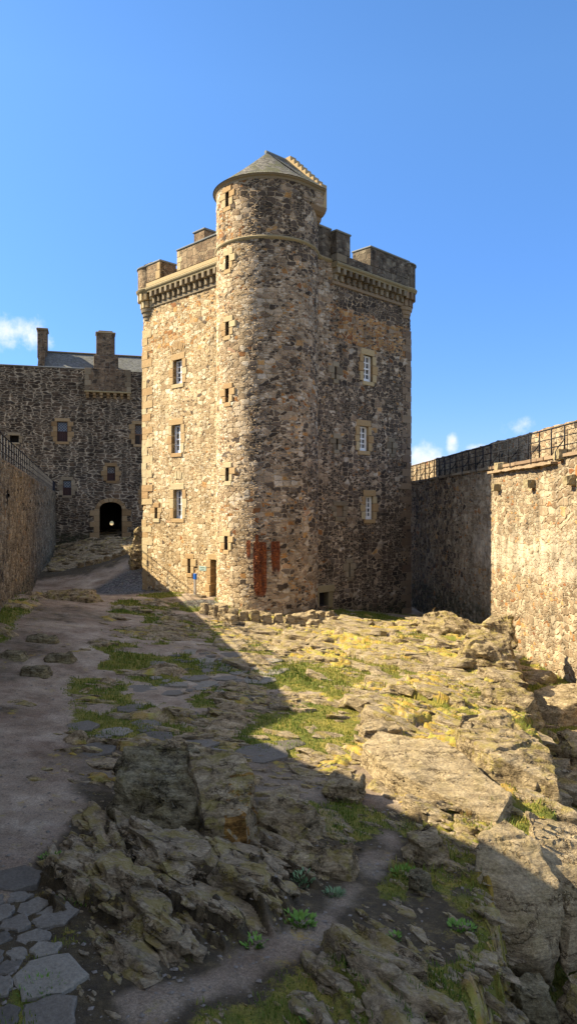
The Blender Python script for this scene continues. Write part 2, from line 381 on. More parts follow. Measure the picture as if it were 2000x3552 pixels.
def panel(name, fn, u0, u1, z0, z1, step, holes, mat, parent, attrs=None, uoff=0.0):
    us = axis(u0, u1, step, [h[0] for h in holes] + [h[1] for h in holes])
    zs = axis(z0, z1, step, [h[2] for h in holes] + [h[3] for h in holes])
    Ug, Zg = np.meshgrid(us, zs)
    P = fn(Ug, Zg)
    uc = (us[:-1] + us[1:]) / 2; zc = (zs[:-1] + zs[1:]) / 2
    mask = np.ones((len(zc), len(uc)), bool)
    for (a, b, c, d) in holes:
        mask &= ~((zc[:, None] > c) & (zc[:, None] < d) & (uc[None] > a) & (uc[None] < b))
    A = {k: f(Ug, Zg) for k, f in (attrs or {}).items()}
    return grid_mesh(name, P, np.stack([Ug + uoff, Zg], -1), mask, mat, parent, A)

def lathe_noise(p, seed): return mn.noise(Vector(p) + Vector((seed, seed, seed)))

# numpy 2-D noise -------------------------------------------------------------
def h2(ix, iy, s=0):
    n = (ix.astype(np.int64) * 374761393 + iy.astype(np.int64) * 668265263 + s * 974634777) & 0xFFFFFFFF
    n = ((n ^ (n >> 13)) * 1274126177) & 0xFFFFFFFF
    n = ((n ^ (n >> 16)) * 2246822519) & 0xFFFFFFFF
    return ((n ^ (n >> 15)) & 0xFFFFFF) / float(0xFFFFFF)
def vnoise(x, y, s=0):
    ix, iy = np.floor(x), np.floor(y); fx, fy = x - ix, y - iy
    fx = fx * fx * (3 - 2 * fx); fy = fy * fy * (3 - 2 * fy)
    a, b, c, d = h2(ix, iy, s), h2(ix + 1, iy, s), h2(ix, iy + 1, s), h2(ix + 1, iy + 1, s)
    return (a * (1 - fx) + b * fx) * (1 - fy) + (c * (1 - fx) + d * fx) * fy
def fbm(x, y, o=4, s=0):
    r = np.zeros_like(x); a = 0.5
    for i in range(o):
        r += a * (vnoise(x, y, s + i * 17) - 0.5); x = x * 2.03 + 5.1; y = y * 2.03 + 1.7; a *= 0.5
    return r
def slabs(a, b, s=0, bias=(0.0, 0.0)):
    ia, ib = np.floor(a), np.floor(b)
    d1 = np.full(a.shape, 9.0); d2 = np.full(a.shape, 9.0); hh = np.zeros_like(a); cid = np.zeros_like(a)
    for i in (-1, 0, 1):
        for j in (-1, 0, 1):
            ca, cb = ia + i, ib + j
            da = a - (ca + 0.1 + 0.8 * h2(ca, cb, s + 1)); db = b - (cb + 0.1 + 0.8 * h2(ca, cb, s + 2))
            d = da * da + db * db
            hv = (h2(ca, cb, s + 3) - 0.5) + da * (1.1 * (h2(ca, cb, s + 4) - 0.5) + bias[0]) + db * (1.3 * (h2(ca, cb, s + 5) - 0.5) + bias[1])
            new = d < d1
            d2 = np.where(new, d1, np.minimum(d2, d)); hh = np.where(new, hv, hh); cid = np.where(new, h2(ca, cb, s + 6), cid); d1 = np.where(new, d, d1)
    return hh, np.sqrt(d2) - np.sqrt(d1), cid
def ss(x, a, b):
    t = np.clip((x - a) / (b - a), 0, 1); return t * t * (3 - 2 * t)

# ------------------------------------------------------------------ frames
Q = PI / 4
NC = (-1.07, 34.8)                    # corner buried in the stair turret
TC = (-1.07, 37.2); TR = 2.5          # stair turret centre and radius
LF = Frame(NC, -Q)                    # sunlit face, u from -10.15 to 0
RF = Frame(NC, Q)                     # shaded face, u from 0 to 11.5
GA = math.atan2(0.263, 0.965)
BF = Frame((-23.8, 75.0), GA)         # gatehouse front
LWF = Frame((-23.8, 75.0), GA + PI / 2)
RWF = Frame((9.0, 32.6), math.atan2(-1, 0.064))
ZB = -2.6
LE = -10.15; RE = 11.5

# ------------------------------------------------------------------ terrain
CP = np.array([(-9.8, 25, .55), (-12.5, 35, .35), (-17, 51, .05), (-22, 70, .1), (-23, 75, .9), (-20.5, 75.6, 1.45), (-18.2, 76.2, 1.55), (-15, 77, 1.9), (-14.5, 64, .9), (-18, 60, .05),
               (-9.6, 49, 1.9), (-10.5, 53.5, .9), (-8.6, 42.2, -.15), (-12, 46, -.05), (-6, 40, -.02), (-3.8, 37.2, 0.0), (-5.2, 36.3, -.12), (-2.9, 35.4, -.25), (-1.07, 34.5, -.5), (-1, 32.3, -.85),
               (1.6, 36, -.75), (4, 38.6, -.95), (7.1, 42.6, -1.6), (8, 46, -1.7), (7.6, 38, -1.35), (3, 34, -.85), (5.5, 32, -.55), (6.6, 28, -.3), (4, 25, -.35), (0, 26, -.5), (-3, 30, -.5), (-6, 28, -.05),
               (-6, 20, 0.0), (-3, 18, -.25), (-1, 16.5, -.35), (1.5, 19, -.3), (4.5, 18, -.35), (3, 13, -.35), (1, 12, -.45), (-2, 11.5, -.25), (-5, 12, .05), (-4, 8.5, .05), (-3, 6.5, .1), (-1, 8, -.05), (0.6, 8.6, -.3), (1, 6.3, -.2),
               (2.2, 9.6, -.45), (-9, 15, .3), (-1, 3, .1), (2, 2, 0), (-6, 4, .2), (6, 9, -.5), (9, 14, -.5), (12, 22, -.3), (10.5, 32, -.6), (12, 45, -1.0), (-14, 18, .5), (-24, 45, .3), (3, 60, -1.), (-5, 80, 2.2), (14, 5, -.4), (-30, 80, 1.0), (-14, 5, .4)])
def _tps_fit():
    d = np.linalg.norm(CP[:, None, :2] - CP[None, :, :2], axis=2) + 1e-9
    K = d * d * np.log(d); n = len(CP)
    Pm = np.concatenate([np.ones((n, 1)), CP[:, :2]], 1)
    A = np.zeros((n + 3, n + 3)); A[:n, :n] = K + np.eye(n) * 2.0; A[:n, n:] = Pm; A[n:, :n] = Pm.T
    return np.linalg.solve(A, np.concatenate([CP[:, 2], np.zeros(3)]))
_W = _tps_fit()
EDGE = np.array([(1.2, 3), (1.35, 6), (1.75, 7.4), (2.45, 8.8), (3.3, 10), (4.1, 12), (4.75, 14.0), (5.1, 15.6), (5.7, 17.5), (6.1, 20), (6.9, 23.5), (7.3, 26.5), (7.3, 29.5), (6.9, 32), (6.9, 36), (8, 60)])
def base_z(X, Y):
    sh = X.shape; x = X.ravel(); y = Y.ravel(); out = _W[-3] + _W[-2] * x + _W[-1] * y
    for (cx, cy, _), w in zip(CP, _W[:-3]):
        d2 = (x - cx) ** 2 + (y - cy) ** 2 + 1e-9
        out = out + w * 0.5 * d2 * np.log(d2)
    return out.reshape(sh)
def gauss(X, Y, cx, cy, rx, ry, rot=0.0):
    c, s = math.cos(rot), math.sin(rot); dx, dy = X - cx, Y - cy
    return np.exp(-(((dx * c + dy * s) / rx) ** 2 + ((-dx * s + dy * c) / ry) ** 2))
def pathd(X, Y, pts):
    d = np.full(X.shape, 99.0)
    for (x0, y0), (x1, y1) in zip(pts, pts[1:]):
        vx, vy = x1 - x0, y1 - y0; t = np.clip(((X - x0) * vx + (Y - y0) * vy) / (vx * vx + vy * vy), 0, 1)
        d = np.minimum(d, np.hypot(X - x0 - t * vx, Y - y0 - t * vy))
    return d
PATH_A = [(-4.2, 7.5), (-4.1, 10), (-4.9, 13), (-6.3, 17), (-7.6, 23), (-9.0, 31), (-10.2, 38), (-11.5, 44)]
PATH_B = [(1.45, 10.6), (1.0, 9.6), (.62, 8.7), (.15, 7.7), (-.45, 6.9), (-1.2, 6.4)]
def terrain(X, Y):
    wx = fbm(X * .5, Y * .5, 3, 5); wy = fbm(X * .5, Y * .5, 3, 9)
    b = base_z(X, Y)
    xe = np.interp(Y, EDGE[:, 1], EDGE[:, 0])
    # steep ragged edge of the outcrop towards the wall
    de = (X - xe) + .9 * fbm(X * .55, Y * .55, 4, 31) + .5 * (slabs(X * .9 + 3, Y * .9, 77)[2] - .5)
    dropamt = np.interp(Y, [4, 8, 12, 18, 27, 33, 38], [1.1, 1.15, 1.2, 1.25, 1.15, .75, .2])
    drop = dropamt * ss(de, -.05, .42)
    b = b - drop
    steep = ss(de, -.3, .0) * (1 - ss(de, .45, .75))
    lit_ = ss(X - np.interp(Y, [4, 9, 12, 15, 20, 26, 31, 36], [2.0, 1.9, 1.3, .9, .9, -.2, -1.2, 1.0]), .2, 2.0) * (1 - ss(Y, 31, 34))
    # strata axes: t runs towards the viewer and right, n across
    px, py = X + .9 * wx + .16 * fbm(X * 2.6, Y * 2.6, 3, 15), Y + .9 * wy + .16 * fbm(X * 2.6, Y * 2.6, 3, 19)
    sw = ss(Y, 10.5, 14) * (1 - ss(X - np.interp(Y, [10, 15, 20, 36], [1.5, .5, .2, -1.5]), -1, 1))
    def beds(ta, tb, sd):
        a = px * ta + py * tb; n = -px * tb + py * ta
        return slabs(a / 2.3, n / 1.05, sd, (.15, -.35)), slabs(a / .85 + 4, n / .34, sd + 12, (.1, -.6)), slabs(a / .30, n / .12, sd + 30, (.1, -.6))
    A_, B_ = beds(.6, -.8, 11), beds(.97, -.24, 55)
    (s1, e1, c1), (s2, e2, c2), (s3, e3, c3) = [tuple(p * (1 - sw) + q * sw for p, q in zip(u_, v_)) for u_, v_ in zip(A_, B_)]
    near = np.clip((26 - Y) / 14, 0, 1); rfine = 1 + .5 * gauss(X, Y, -1.35, 8.2, 2.2, 2.0) - .25 * sw * 0
    rk = (.20 + .12 * lit_) * s1 + .11 * s2 * rfine + .055 * s3 * (0.5 + .5 * near) * rfine - .10 * np.exp(-(e1 / .05) ** 2) - .05 * np.exp(-(e2 / .07) ** 2) * (0.5 + .5 * near)
    rk += .07 * fbm(X * 5, Y * 5, 4, 3)
    # where bedrock stands out of the soil
    lit = ss(X - np.interp(Y, [4, 9, 12, 15, 20, 26, 31, 36], [2.0, 1.9, 1.3, .9, .9, -.2, -1.2, 1.0]), -.5, 1.1) * (1 - ss(Y, 33.5, 36)) * (1 - ss(de, .6, 1.2))
    fore = np.clip(gauss(X, Y, -1.35, 8.5, 1.9, 1.6, -.55) * 1.6, 0, 1)
    fore2 = gauss(X, Y, .9, 6.8, .8, 1.1, .3) * (ss(X - .25 * (Y - 6) - .0, -.1, .3))
    fore3 = gauss(X, Y, .35, 5.7, 1.1, .6)
    mid = ss(fbm(X * .33, Y * .24, 3, 61), -.14, .06) * ss(Y, 10.5, 13) * (1 - ss(Y, 36, 40)) * .86
    back = ss(Y, 50.5, 53) * (.9)
    foot = gauss(X, Y, 1.5, 34.0, 4.5, 1.0) * .7
    shelf = gauss(X, Y, -.6, 12.3, 1.5, .9) * .6 + gauss(X, Y, .7, 10.9, .9, .6) * .55
    pr = np.clip(pathd(X, Y, PATH_A) / (1.05 + .02 * Y) + .5 * wx, 0, 9); pb = np.clip(pathd(X, Y, PATH_B) / .34 + 1.3 * fbm(X * 1.6, Y * 1.6, 4, 161), 0, 9)
    clear = (1 - ss(pr, .55, 1.15)) * (1 - ss(Y, 42, 46)); clearb = .8 * (1 - ss(pb, .2, 1.7))
    cob = gauss(X, Y, -8.5, 43.5, 3.6, 4.2) + gauss(X, Y, -4.2, 35.6, 1.5, 1.2)
    rest = .5 * ss(fbm(X * .9, Y * .9, 3, 141), -.12, .1) * (1 - ss(Y, 10.5, 13))
    R = np.maximum.reduce([rest, lit * .95, fore, fore2, fore3 * .9, mid, back, foot, shelf])
    for cx, cy, rx, ry, am in ((-6.5, 32.1, 3.2, .9, .95), (-4.9, 26.2, 1.8, 1.3, .9), (-2.95, 16.3, 1.1, .6, .95), (-1.84, 15.0, 1.0, .5, .95), (-1.2, 18.8, 1.5, 1.2, .9), (-4.7, 14.3, 1.5, .7, .95), (-1.8, 24.4, 1.2, 1.5, .85), (-6.1, 23.7, .8, .6, .9), (-3.4, 20.5, 1.3, .7, .9), (-3.9, 12.6, .9, .5, .85), (-3.2, 29.5, 1.8, .8, .85)):
        R = np.maximum(R, am * np.clip(1.25 * gauss(X, Y, cx, cy, rx, ry, -.12) + .5 * fbm(X * 1.1, Y * 1.1, 3, 171) - .1, 0, 1))
    R = R * (1 - .9 * gauss(X, Y, 2.5, 7.5, .5, .7)) * (1 - .8 * gauss(X, Y, .2, 15.6, 1.1, 1.6)) * (1 - .7 * gauss(X, Y, .5, 20.3, 1.5, 1.8))
    R = R * (1 - .7 * clear) * (1 - clearb) * (1 - np.clip(cob, 0, 1))
    R = np.maximum(R, steep * .95)
    trough = ss(de, .45, .85)
    R = np.maximum(R, trough * ss(fbm(X * .45, Y * .45, 3, 71), .10, .2) * .8)
    lift = -.24 + .34 * R + .16 * fbm(X * .8, Y * .8, 3, 81)
    lift = lift + fore * .06
    soil = .09 * fbm(X * 1.2, Y * 1.2, 3, 91) + .055 * fbm(X * 4, Y * 5, 4, 93) + .012 * fbm(X * 22, Y * 22, 2, 95)
    hr = lift + rk * (0.35 + .65 * R)
    rock = ss(hr - soil, -.015, .03)
    z = b + np.where(hr > soil, hr, soil)
    z = np.where(R > .02, z, b + soil)
    rock = rock * (R > .02) * (1 - .8 * (1 - ss(Y, 10.6, 12.5)) * (1 - steep)) * (1 - .35 * lit)
    g0 = fbm(X * .6, Y * .6, 4, 101)
    grass = ss(g0 + .16 * (gauss(X, Y, -2.5, 17, 2.2, 1.2) + gauss(X, Y, -5.0, 18.2, 1.6, .9) + gauss(X, Y, -6.0, 34.5, 3, 1.2) + 2.0 * gauss(X, Y, .6, 20.5, 2.0, 2.4) + 2.4 * gauss(X, Y, .1, 15.8, 1.4, 1.6) + 2.5 * gauss(X, Y, 2.5, 7.5, .5, .7) + 1.4 * gauss(X, Y, 2.5, 24, 1.2, 2) + 1.6 * gauss(X, Y, 3.0, 17.5, .7, 1.2) + 1.6 * gauss(X, Y, 3.2, 33.2, 2.5, .6)
                             + 1.4 * gauss(X, Y, -9.6, 24.5, 1.4, 4) + gauss(X, Y, .9, 10.9, .5, .6) + 1.3 * gauss(X, Y, 1.2, 9.0, .35, .9) + 1.2 * gauss(X, Y, -2.55, 8.3, .35, 1.2) + 1.1 * gauss(X, Y, -1.1, 10.0, .6, .4) + 1.4 * gauss(X, Y, .2, 8.9, .5, .8)
                             + 1.1 * gauss(X, Y, -2.2, 6.5, .4, .5) + .9 * gauss(X, Y, 3, 34, 4, .8)) + .5 * trough + .07 + .16 * lit * (fbm(X * .5, Y * .5, 2, 151) + .12), .02, .16)
    grass = grass * (1 - ss(Y, 41, 45)) * (1 - .82 * np.clip(fore, 0, 1)) * (1 - .5 * fore3)
    grass = grass * (1 - .8 * (1 - ss(X, -2.6, -2.2)) * (1 - ss(Y, 8.3, 8.9)))
    grass = grass * (1 - rock) * (1 - clear) * (1 - clearb) * (1 - np.clip(cob, 0, 1) * .85) * (1 - back)
    moss = ss(fbm(X * 1.3, Y * 1.3, 4, 121) + .6 * lit + .2 * fore + .12 * mid, .05, .3)
    sandy = ss(X - np.interp(Y, [4, 15, 36], [9, 1, -1.5]), 0, 2) * 0 + lit
    return z, rock, grass, moss, np.clip(lit + .6 * trough, 0, 1), np.clip(cob, 0, 1), steep, R, np.clip((1 - ss(Y, 10.6, 12.5)) * (1 - .7 * clearb) * (1 - clear) + .55 * mid + .9 * ss(Y, 45, 50), 0, 1)

_seg = [(2.6, 5.0, 60), (5.0, 16, 420), (16, 40, 330), (40, 92, 130)]
ys = np.concatenate([np.geomspace(a, b, n, endpoint=False) for a, b, n in _seg] + [[92.0]])
ks = np.linspace(-.62, .62, 560)
Yg, Kg = np.meshgrid(ys, ks, indexing='ij'); Xg = Kg * (Yg + 1.2)
TZ, TRK, TG, TM, TL, TC_, TS, TRR, TE = terrain(Xg, Yg)
TP = np.stack([Xg, Yg, TZ], -1)

def ground_mat():
    k = NT('courtyard_ground'); o = k.obj(); k.warm = (1.0, .95, .84)
    n1 = k.noise(o, 1.1, 6, 0.65); n2 = k.noise(o, 6, 6, 0.7); n3 = k.noise(o, 30, 5, 0.75); n4 = k.noise(o, 90, 3, 0.7)
    # trodden earth and grit
    dirt = k.ramp(n1, [(0.3, (0.21, 0.165, 0.118)), (0.5, (0.35, 0.293, 0.222)), (0.7, (0.48, 0.415, 0.33))])
    dirt = k.mix(1.0, dirt, k.ramp(n3, [(0.3, (0.5,) * 3), (0.7, (1.25,) * 3)]), 'MULTIPLY')
    dirt = k.mix(1.0, dirt, k.ramp(n4, [(0.3, (0.65,) * 3), (0.7, (1.25,) * 3)]), 'MULTIPLY')
    dirt = k.mix(1.0, dirt, k.ramp(k.noise(o, 0.6, 5, 0.7), [(0.35, (0.75, 0.66, 0.64)), (0.6, (1.3, 1.3, 1.34))]), 'MULTIPLY')
    grit = k.sstep(k.noise(o, 55, 3, 0.8), 0.66, 0.72)
    dirt = k.mix(k.math('MULTIPLY', grit, 0.55), dirt, (0.34, 0.32, 0.30, 1))
    cv = k.vor(k.scl(o, (1, 1, 0.2)), 5.5, 'DISTANCE_TO_EDGE', '3D'); cc = k.vor(k.scl(o, (1, 1, 0.2)), 5.5, 'F1', '3D')
    cob = k.mix(k.sstep(cv.outputs[0], 0.02, 0.10), (0.07, 0.065, 0.05, 1), k.mix(0.35, (0.14, 0.13, 0.12, 1), cc.outputs['Color']))
    hs = k.n('ShaderNodeHueSaturation'); hs.inputs['Saturation'].default_value = 0.12; hs.inputs['Value'].default_value = 0.42; k.put(hs.inputs['Color'], cob)
    dirt = k.mix(k.sstep(k.math('ADD', k.attr('cobble'), k.math('MULTIPLY', n1, 0.3)), 0.55, 0.75), dirt, hs.outputs[0])
    dirt = k.mix(k.math('MULTIPLY', k.sstep(k.math('ADD', k.attr('earth'), k.math('MULTIPLY', k.math('SUBTRACT', n1, 0.5), 1.2)), 0.3, 0.7), 0.9), dirt,  # brown soil, darkened further to stand in for shade in slab gaps
                 k.mix(1.0, k.ramp(n2, [(0.32, (0.022, 0.017, 0.010)), (0.55, (0.06, 0.047, 0.022)), (0.75, (0.17, 0.135, 0.07))]), k.ramp(n4, [(0.3, (0.5,) * 3), (0.7, (1.5,) * 3)]), 'MULTIPLY'))
    # bedrock
    lay = k.noise(k.scl(o, (1.6, 1.3, 6.0)), 1.7, 7, 0.72, dist=0.5)
    rk = k.ramp(lay, [(0.28, (0.15, 0.115, 0.075)), (0.5, (0.36, 0.29, 0.19)), (0.74, (0.55, 0.465, 0.34))])
    rk = k.mix(1.0, rk, k.ramp(k.noise(o, 3.4, 6, 0.78, dist=.4), [(0.36, (0.20, 0.175, 0.13)), (0.46, (0.80, 0.77, 0.72)), (0.64, (1.35, 1.35, 1.35))]), 'MULTIPLY')
    rk = k.mix(1.0, rk, k.ramp(n3, [(0.28, (0.42,) * 3), (0.72, (1.45,) * 3)]), 'MULTIPLY')
    rk = k.mix(k.math('MULTIPLY', k.sstep(k.noise(o, 8, 6, 0.8), 0.62, 0.70), 0.5), rk, (0.38, 0.36, 0.31, 1))
    mosc = k.mix(k.sstep(k.noise(o, 3.5, 5, 0.7), 0.4, 0.6), (0.44, 0.29, 0.045, 1), (0.37, 0.36, 0.06, 1))
    mf = k.math('MULTIPLY', k.attr('moss'), k.sstep(k.noise(o, 3.2, 7, 0.78), 0.38, 0.52))
    rk = k.mix(k.math('MULTIPLY', mf, 0.85), rk, mosc)
    gr = k.mix(k.sstep(k.noise(o, 2.0, 5, 0.7), .35, .65), (0.115, 0.135, 0.022, 1), (0.26, 0.225, 0.05, 1))
    gr = k.mix(1.0, gr, k.ramp(n4, [(0.3, (0.55,) * 3), (0.7, (1.4,) * 3)]), 'MULTIPLY')
    gf = k.sstep(k.math('ADD', k.attr('grass'), k.math('MULTIPLY', k.math('SUBTRACT', n2, 0.5), 1.3)), 0.35, 0.6)
    rf = k.sstep(k.math('ADD', k.attr('rock'), k.math('MULTIPLY', k.math('SUBTRACT', n2, 0.5), 0.8)), 0.35, 0.65)
    c = k.mix(gf, dirt, gr); c = k.mix(rf, c, rk)
    # leaf litter and dry moss film on soil between rocks
    c = k.mix(k.math('MULTIPLY', k.math('SUBTRACT', 1.0, rf), k.math('MULTIPLY', k.sstep(k.noise(o, 2.6, 6, 0.8), 0.55, 0.66), k.math('MULTIPLY', k.attr('moss'), 0.7))), c, mosc)
    k.color(c)
    h = k.math('ADD', k.math('MULTIPLY', lay, k.math('MULTIPLY', rf, 1.6)), k.math('ADD', k.math('MULTIPLY', n3, 0.5), k.math('MULTIPLY', n4, 0.25)))
    h = k.math('ADD', h, k.math('MULTIPLY', k.math('MULTIPLY', cv.outputs[0], k.attr('cobble')), 1.5))
    k.bump(h, 0.8, 0.06)
    return k.m
ground = grid_mesh('ground', TP, None, None, ground_mat(), None,
                   dict(rock=TRK, grass=TG, moss=TM, lit=TL, cobble=TC_, earth=TE))
ground['kind'] = 'structure'

def gz(x, y):
    return float(terrain(np.array([[float(x)]]), np.array([[float(y)]]))[0][0, 0])

def far_mat():
    k = NT('grassy_land_outside'); o = k.obj()
    k.color(k.ramp(k.noise(o, 0.05, 6), [(0.3, (0.05, 0.06, 0.02)), (0.7, (0.11, 0.10, 0.05))])); return k.m
mb = MB(); s = 1500
mb.bm.faces.new([mb.bm.verts.new(p) for p in ((-s, -s, -3.2), (s, -s, -3.2), (s, s, -3.2), (-s, s, -3.2))])
land = mb.build('terrain', far_mat()); land['kind'] = 'structure'

# flagged paving at the near left
def flag_mat():
    k = NT('worn_flagstone'); o = k.obj(); k.warm = (.66, .63, .52)
    geo = k.attr('tone')
    c = k.ramp(k.math('ADD', k.math('MULTIPLY', geo, 0.6), k.math('MULTIPLY', k.noise(o, 3, 6, 0.7), 0.5)), [(0.2, (0.17, 0.155, 0.145)), (0.6, (0.31, 0.285, 0.265)), (0.95, (0.46, 0.43, 0.39))])
    n = k.noise(o, 26, 6, 0.75)
    c = k.mix(1.0, c, k.ramp(n, [(0.3, (0.65,) * 3), (0.7, (1.25,) * 3)]), 'MULTIPLY')
    k.color(c); k.bump(k.math('ADD', n, k.math('MULTIPLY', k.noise(o, 6, 4), 2)), 0.6, 0.03); return k.m
def paving(name, pts_fn, n_try, seed):
    rnd = random.Random(seed); bm = bmesh.new(); tone = bm.verts.layers.float.new('tone'); placed = []
    for _ in range(n_try):
        x, y, ok = pts_fn(rnd)
        if not ok: continue
        r = .10 + .30 * rnd.random() ** 1.5
        if any(math.hypot(x - a, y - b) < (r + c) * .93 for a, b, c in placed): continue
        placed.append((x, y, r))
    for x, y, r in placed:
        m = rnd.randint(5, 7); a0 = rnd.uniform(0, 6.28); t = rnd.random(); tl = (rnd.uniform(-.05, .05), rnd.uniform(-.05, .05))
        # stretch each stone until it nearly meets its neighbours
        ring = []
        for i in range(m):
            an = a0 + 2 * PI * (i + rnd.uniform(-.25, .25)) / m; d = 1.0
            best = r * 1.55
            for a, b, c in placed:
                dd = math.hypot(a - x, b - y)
                if 0 < dd < 1.2:
                    ca = math.cos(an - math.atan2(b - y, a - x))
                    if ca > .1: best = min(best, (dd * r / (r + c)) / ca * .965)
            ring.append((x + math.cos(an) * best, y + math.sin(an) * best))
        rg = []
        for (p0x, p0y), (p1x, p1y) in zip(ring, ring[1:] + ring[:1]):
            rg.append((p0x, p0y))
            for f_ in (.33, .66): rg.append((p0x + (p1x - p0x) * f_ + rnd.uniform(-.02, .02), p0y + (p1y - p0y) * f_ + rnd.uniform(-.02, .02)))
        ring = rg; m = len(ring); z0 = gz(x, y) + rnd.uniform(.0, .025)
        prev = None
        for k_, (sc, dz) in enumerate(((1.0, -.12), (1.0, .0), (.90, .012))):
            vs = []
            for (px, py) in ring:
                qx, qy = x + (px - x) * sc, y + (py - y) * sc
                v = bm.verts.new((qx, qy, z0 + dz + tl[0] * (qx - x) + tl[1] * (qy - y))); v[tone] = t; vs.append(v)
            if prev:
                for i in range(m): bm.faces.new((prev[i], prev[(i + 1) % m], vs[(i + 1) % m], vs[i]))
            prev = vs
        bm.faces.new(prev)
    me = bpy.data.meshes.new(name); bm.to_mesh(me); bm.free()
    o = bpy.data.objects.new(name, me); COL.objects.link(o); me.materials.append(M_flag); o['kind'] = 'structure'; return o
M_flag = flag_mat()
def _flags_near(r):
    y = r.uniform(4.6, 8.6); x = r.uniform(-4.6, -1.4)
    lim = np.interp(y, [4.6, 6.2, 7, 7.8, 8.6], [-2.0, -2.0, -2.15, -2.5, -3.2])
    return x, y, x < lim
paving('path', _flags_near, 7000, 3)
def _flags_mid(r):
    y = r.uniform(13.5, 24); x = r.gauss(np.interp(y, [13, 17, 24], [-2.9, -2.2, -1.9]), .75)
    if terrain(np.array([[x]]), np.array([[y]]))[1][0, 0] > .3: return x, y, False
    return x, y, vnoise(np.array([x * .9]), np.array([y * .5]), 5)[0] > .45
paving('path', _flags_mid, 260, 4)

# ------------------------------------------------------------------ keep (tower house)
tower = empty('tower_house', (0.0, 42.0, 0.0), 'tall rubble stone tower with rounded stair turret and battlements', 'castle tower')
R2 = random.Random(21)
def dressed(fr, parent, name, u0, u1, z0, z1, mat, n=0.075, n0=-.25, bev=.02):
    return fr.block(u0, u1, n0, n, z0, z1, bev).build(name, mat, parent)

def surround(fr, parent, u0, u1, z0, z1, mat, n=.085, lint=.34, sill=.22, jw=.26, ragged=.12, rows=None, inner=None):
    """lintel, sill and jamb stones round an opening, each a stone of its own"""
    inner = n
    dressed(fr, parent, 'lintel', u0 - R2.uniform(.15, .3), u1 + R2.uniform(.15, .3), z1, z1 + lint, mat, n)
    dressed(fr, parent, 'sill', u0 - R2.uniform(.08, .2), u1 + R2.uniform(.08, .2), z0 - sill, z0, mat, n + .01)
    rows = rows or max(2, int((z1 - z0) / .42))
    for side in (-1, 1):
        zz = np.linspace(z0, z1, rows + 1) + np.array([0] + [R2.uniform(-.05, .05) for _ in range(rows - 1)] + [0])
        for i in range(rows):
            w = jw + ragged * (i % 2) + R2.uniform(0, .08)
            a, b = (u0 - w, u0) if side < 0 else (u1, u1 + w)
            dressed(fr, parent, 'jamb', a, b, zz[i] + .008, zz[i + 1] - .008, mat, n + R2.uniform(-.008, .008))

def niche(fr, parent, u0, u1, z0, z1, depth, mat, name='recess', splay=0.0, n0=.0):
    m = MB(); p = fr.p
    o_ = [p(u0, n0, z0), p(u1, n0, z0), p(u1, n0, z1), p(u0, n0, z1)]
    i_ = [p(u0 + splay, -depth, z0), p(u1 - splay, -depth, z0), p(u1 - splay, -depth, z1), p(u0 + splay, -depth, z1)]
    vo = [m.bm.verts.new(q) for q in o_]; vi = [m.bm.verts.new(q) for q in i_]
    for i in range(4):
        j = (i + 1) % 4; m.bm.faces.new((vo[i], vo[j], vi[j], vi[i]))
    m.bm.faces.new(vi)
    return m.build(name, mat, parent)

def sash(fr, parent, u0, u1, z0, z1, depth, smat, rmat):
    """white two-part sash window set deep in the wall"""
    w = MB(); d = -depth; f = .10
    fr.box(w, u0, u0 + f, d - .06, d + .05, z0, z1); fr.box(w, u1 - f, u1, d - .06, d + .05, z0, z1)
    fr.box(w, u0 + f, u1 - f, d - .06, d + .05, z0, z0 + .17); fr.box(w, u0 + f, u1 - f, d - .06, d + .05, z1 - .08, z1)
    zm = (z0 + z1) / 2
    fr.box(w, u0 + f, u1 - f, d - .05, d + .045, zm - .035, zm + .035)
    um = (u0 + u1) / 2
    fr.box(w, um - .03, um + .03, d - .045, d + .03, z0 + .17, zm - .035); fr.box(w, um - .03, um + .03, d - .045, d + .035, zm + .035, z1 - .08)
    for a, b in ((z0 + .17, zm - .035), (zm + .035, z1 - .08)):
        m_ = (a + b) / 2
        fr.box(w, u0 + f, um - .03, d - .045, d + .028, m_ - .026, m_ + .026); fr.box(w, um + .03, u1 - f, d - .045, d + .028, m_ - .026, m_ + .026)
    win = w.build('window', M['white_paint'], parent)
    g = MB(); fr.box(g, u0 + .03, u1 - .03, d - .12, d - .03, z0 + .03, z1 - .03); g.build('pane', M['glass'], win)
    niche(fr, win, u0, u1, z0, z1, depth + .14, rmat, 'reveal', n0=.05)
    surround(fr, win, u0, u1, z0, z1, smat)
    return win

LH = {'W1': (-7.25, -6.45, 11.2, 12.5), 'W2': (-7.38, -6.58, 7.48, 9.0), 'W3': (-7.22, -6.45, 3.94, 5.5)}
LS = {'s1': (-8.97, -8.72, 3.93, 4.54), 's2': (-5.96, -5.72, 1.06, 1.82)}
LD = (-4.05, -3.35, -.22, 1.86)
holesL = list(LH.values()) + list(LS.values()) + [LD]
def warmL(u, z): return .03 + .22 * ss(z, 12.2, 14) * (1 - ss(z, 15.6, 16.2)) * (.5 + vnoise(u * .8, z * .8, 3))
panel('wall', lambda u, z: LF.arr(u, 0, z), LE, -1.0, ZB, 17.0, .06, holesL, M['tower_left'], tower,
      dict(dark=lambda u, z: .02 + .10 * ss(-z, -.6, .9) + 0 * u, warm=warmL, lime=lambda u, z: .02 + .10 * vnoise(u * .5, z * .4, 8) + 0 * u, green=lambda u, z: .5 * ss(-z, -.1, .5) + 0 * u), uoff=3.0)
for k_ in ('W1', 'W2', 'W3'): sash(LF, tower, *LH[k_], .2, M['ochre'], M['ochre'])
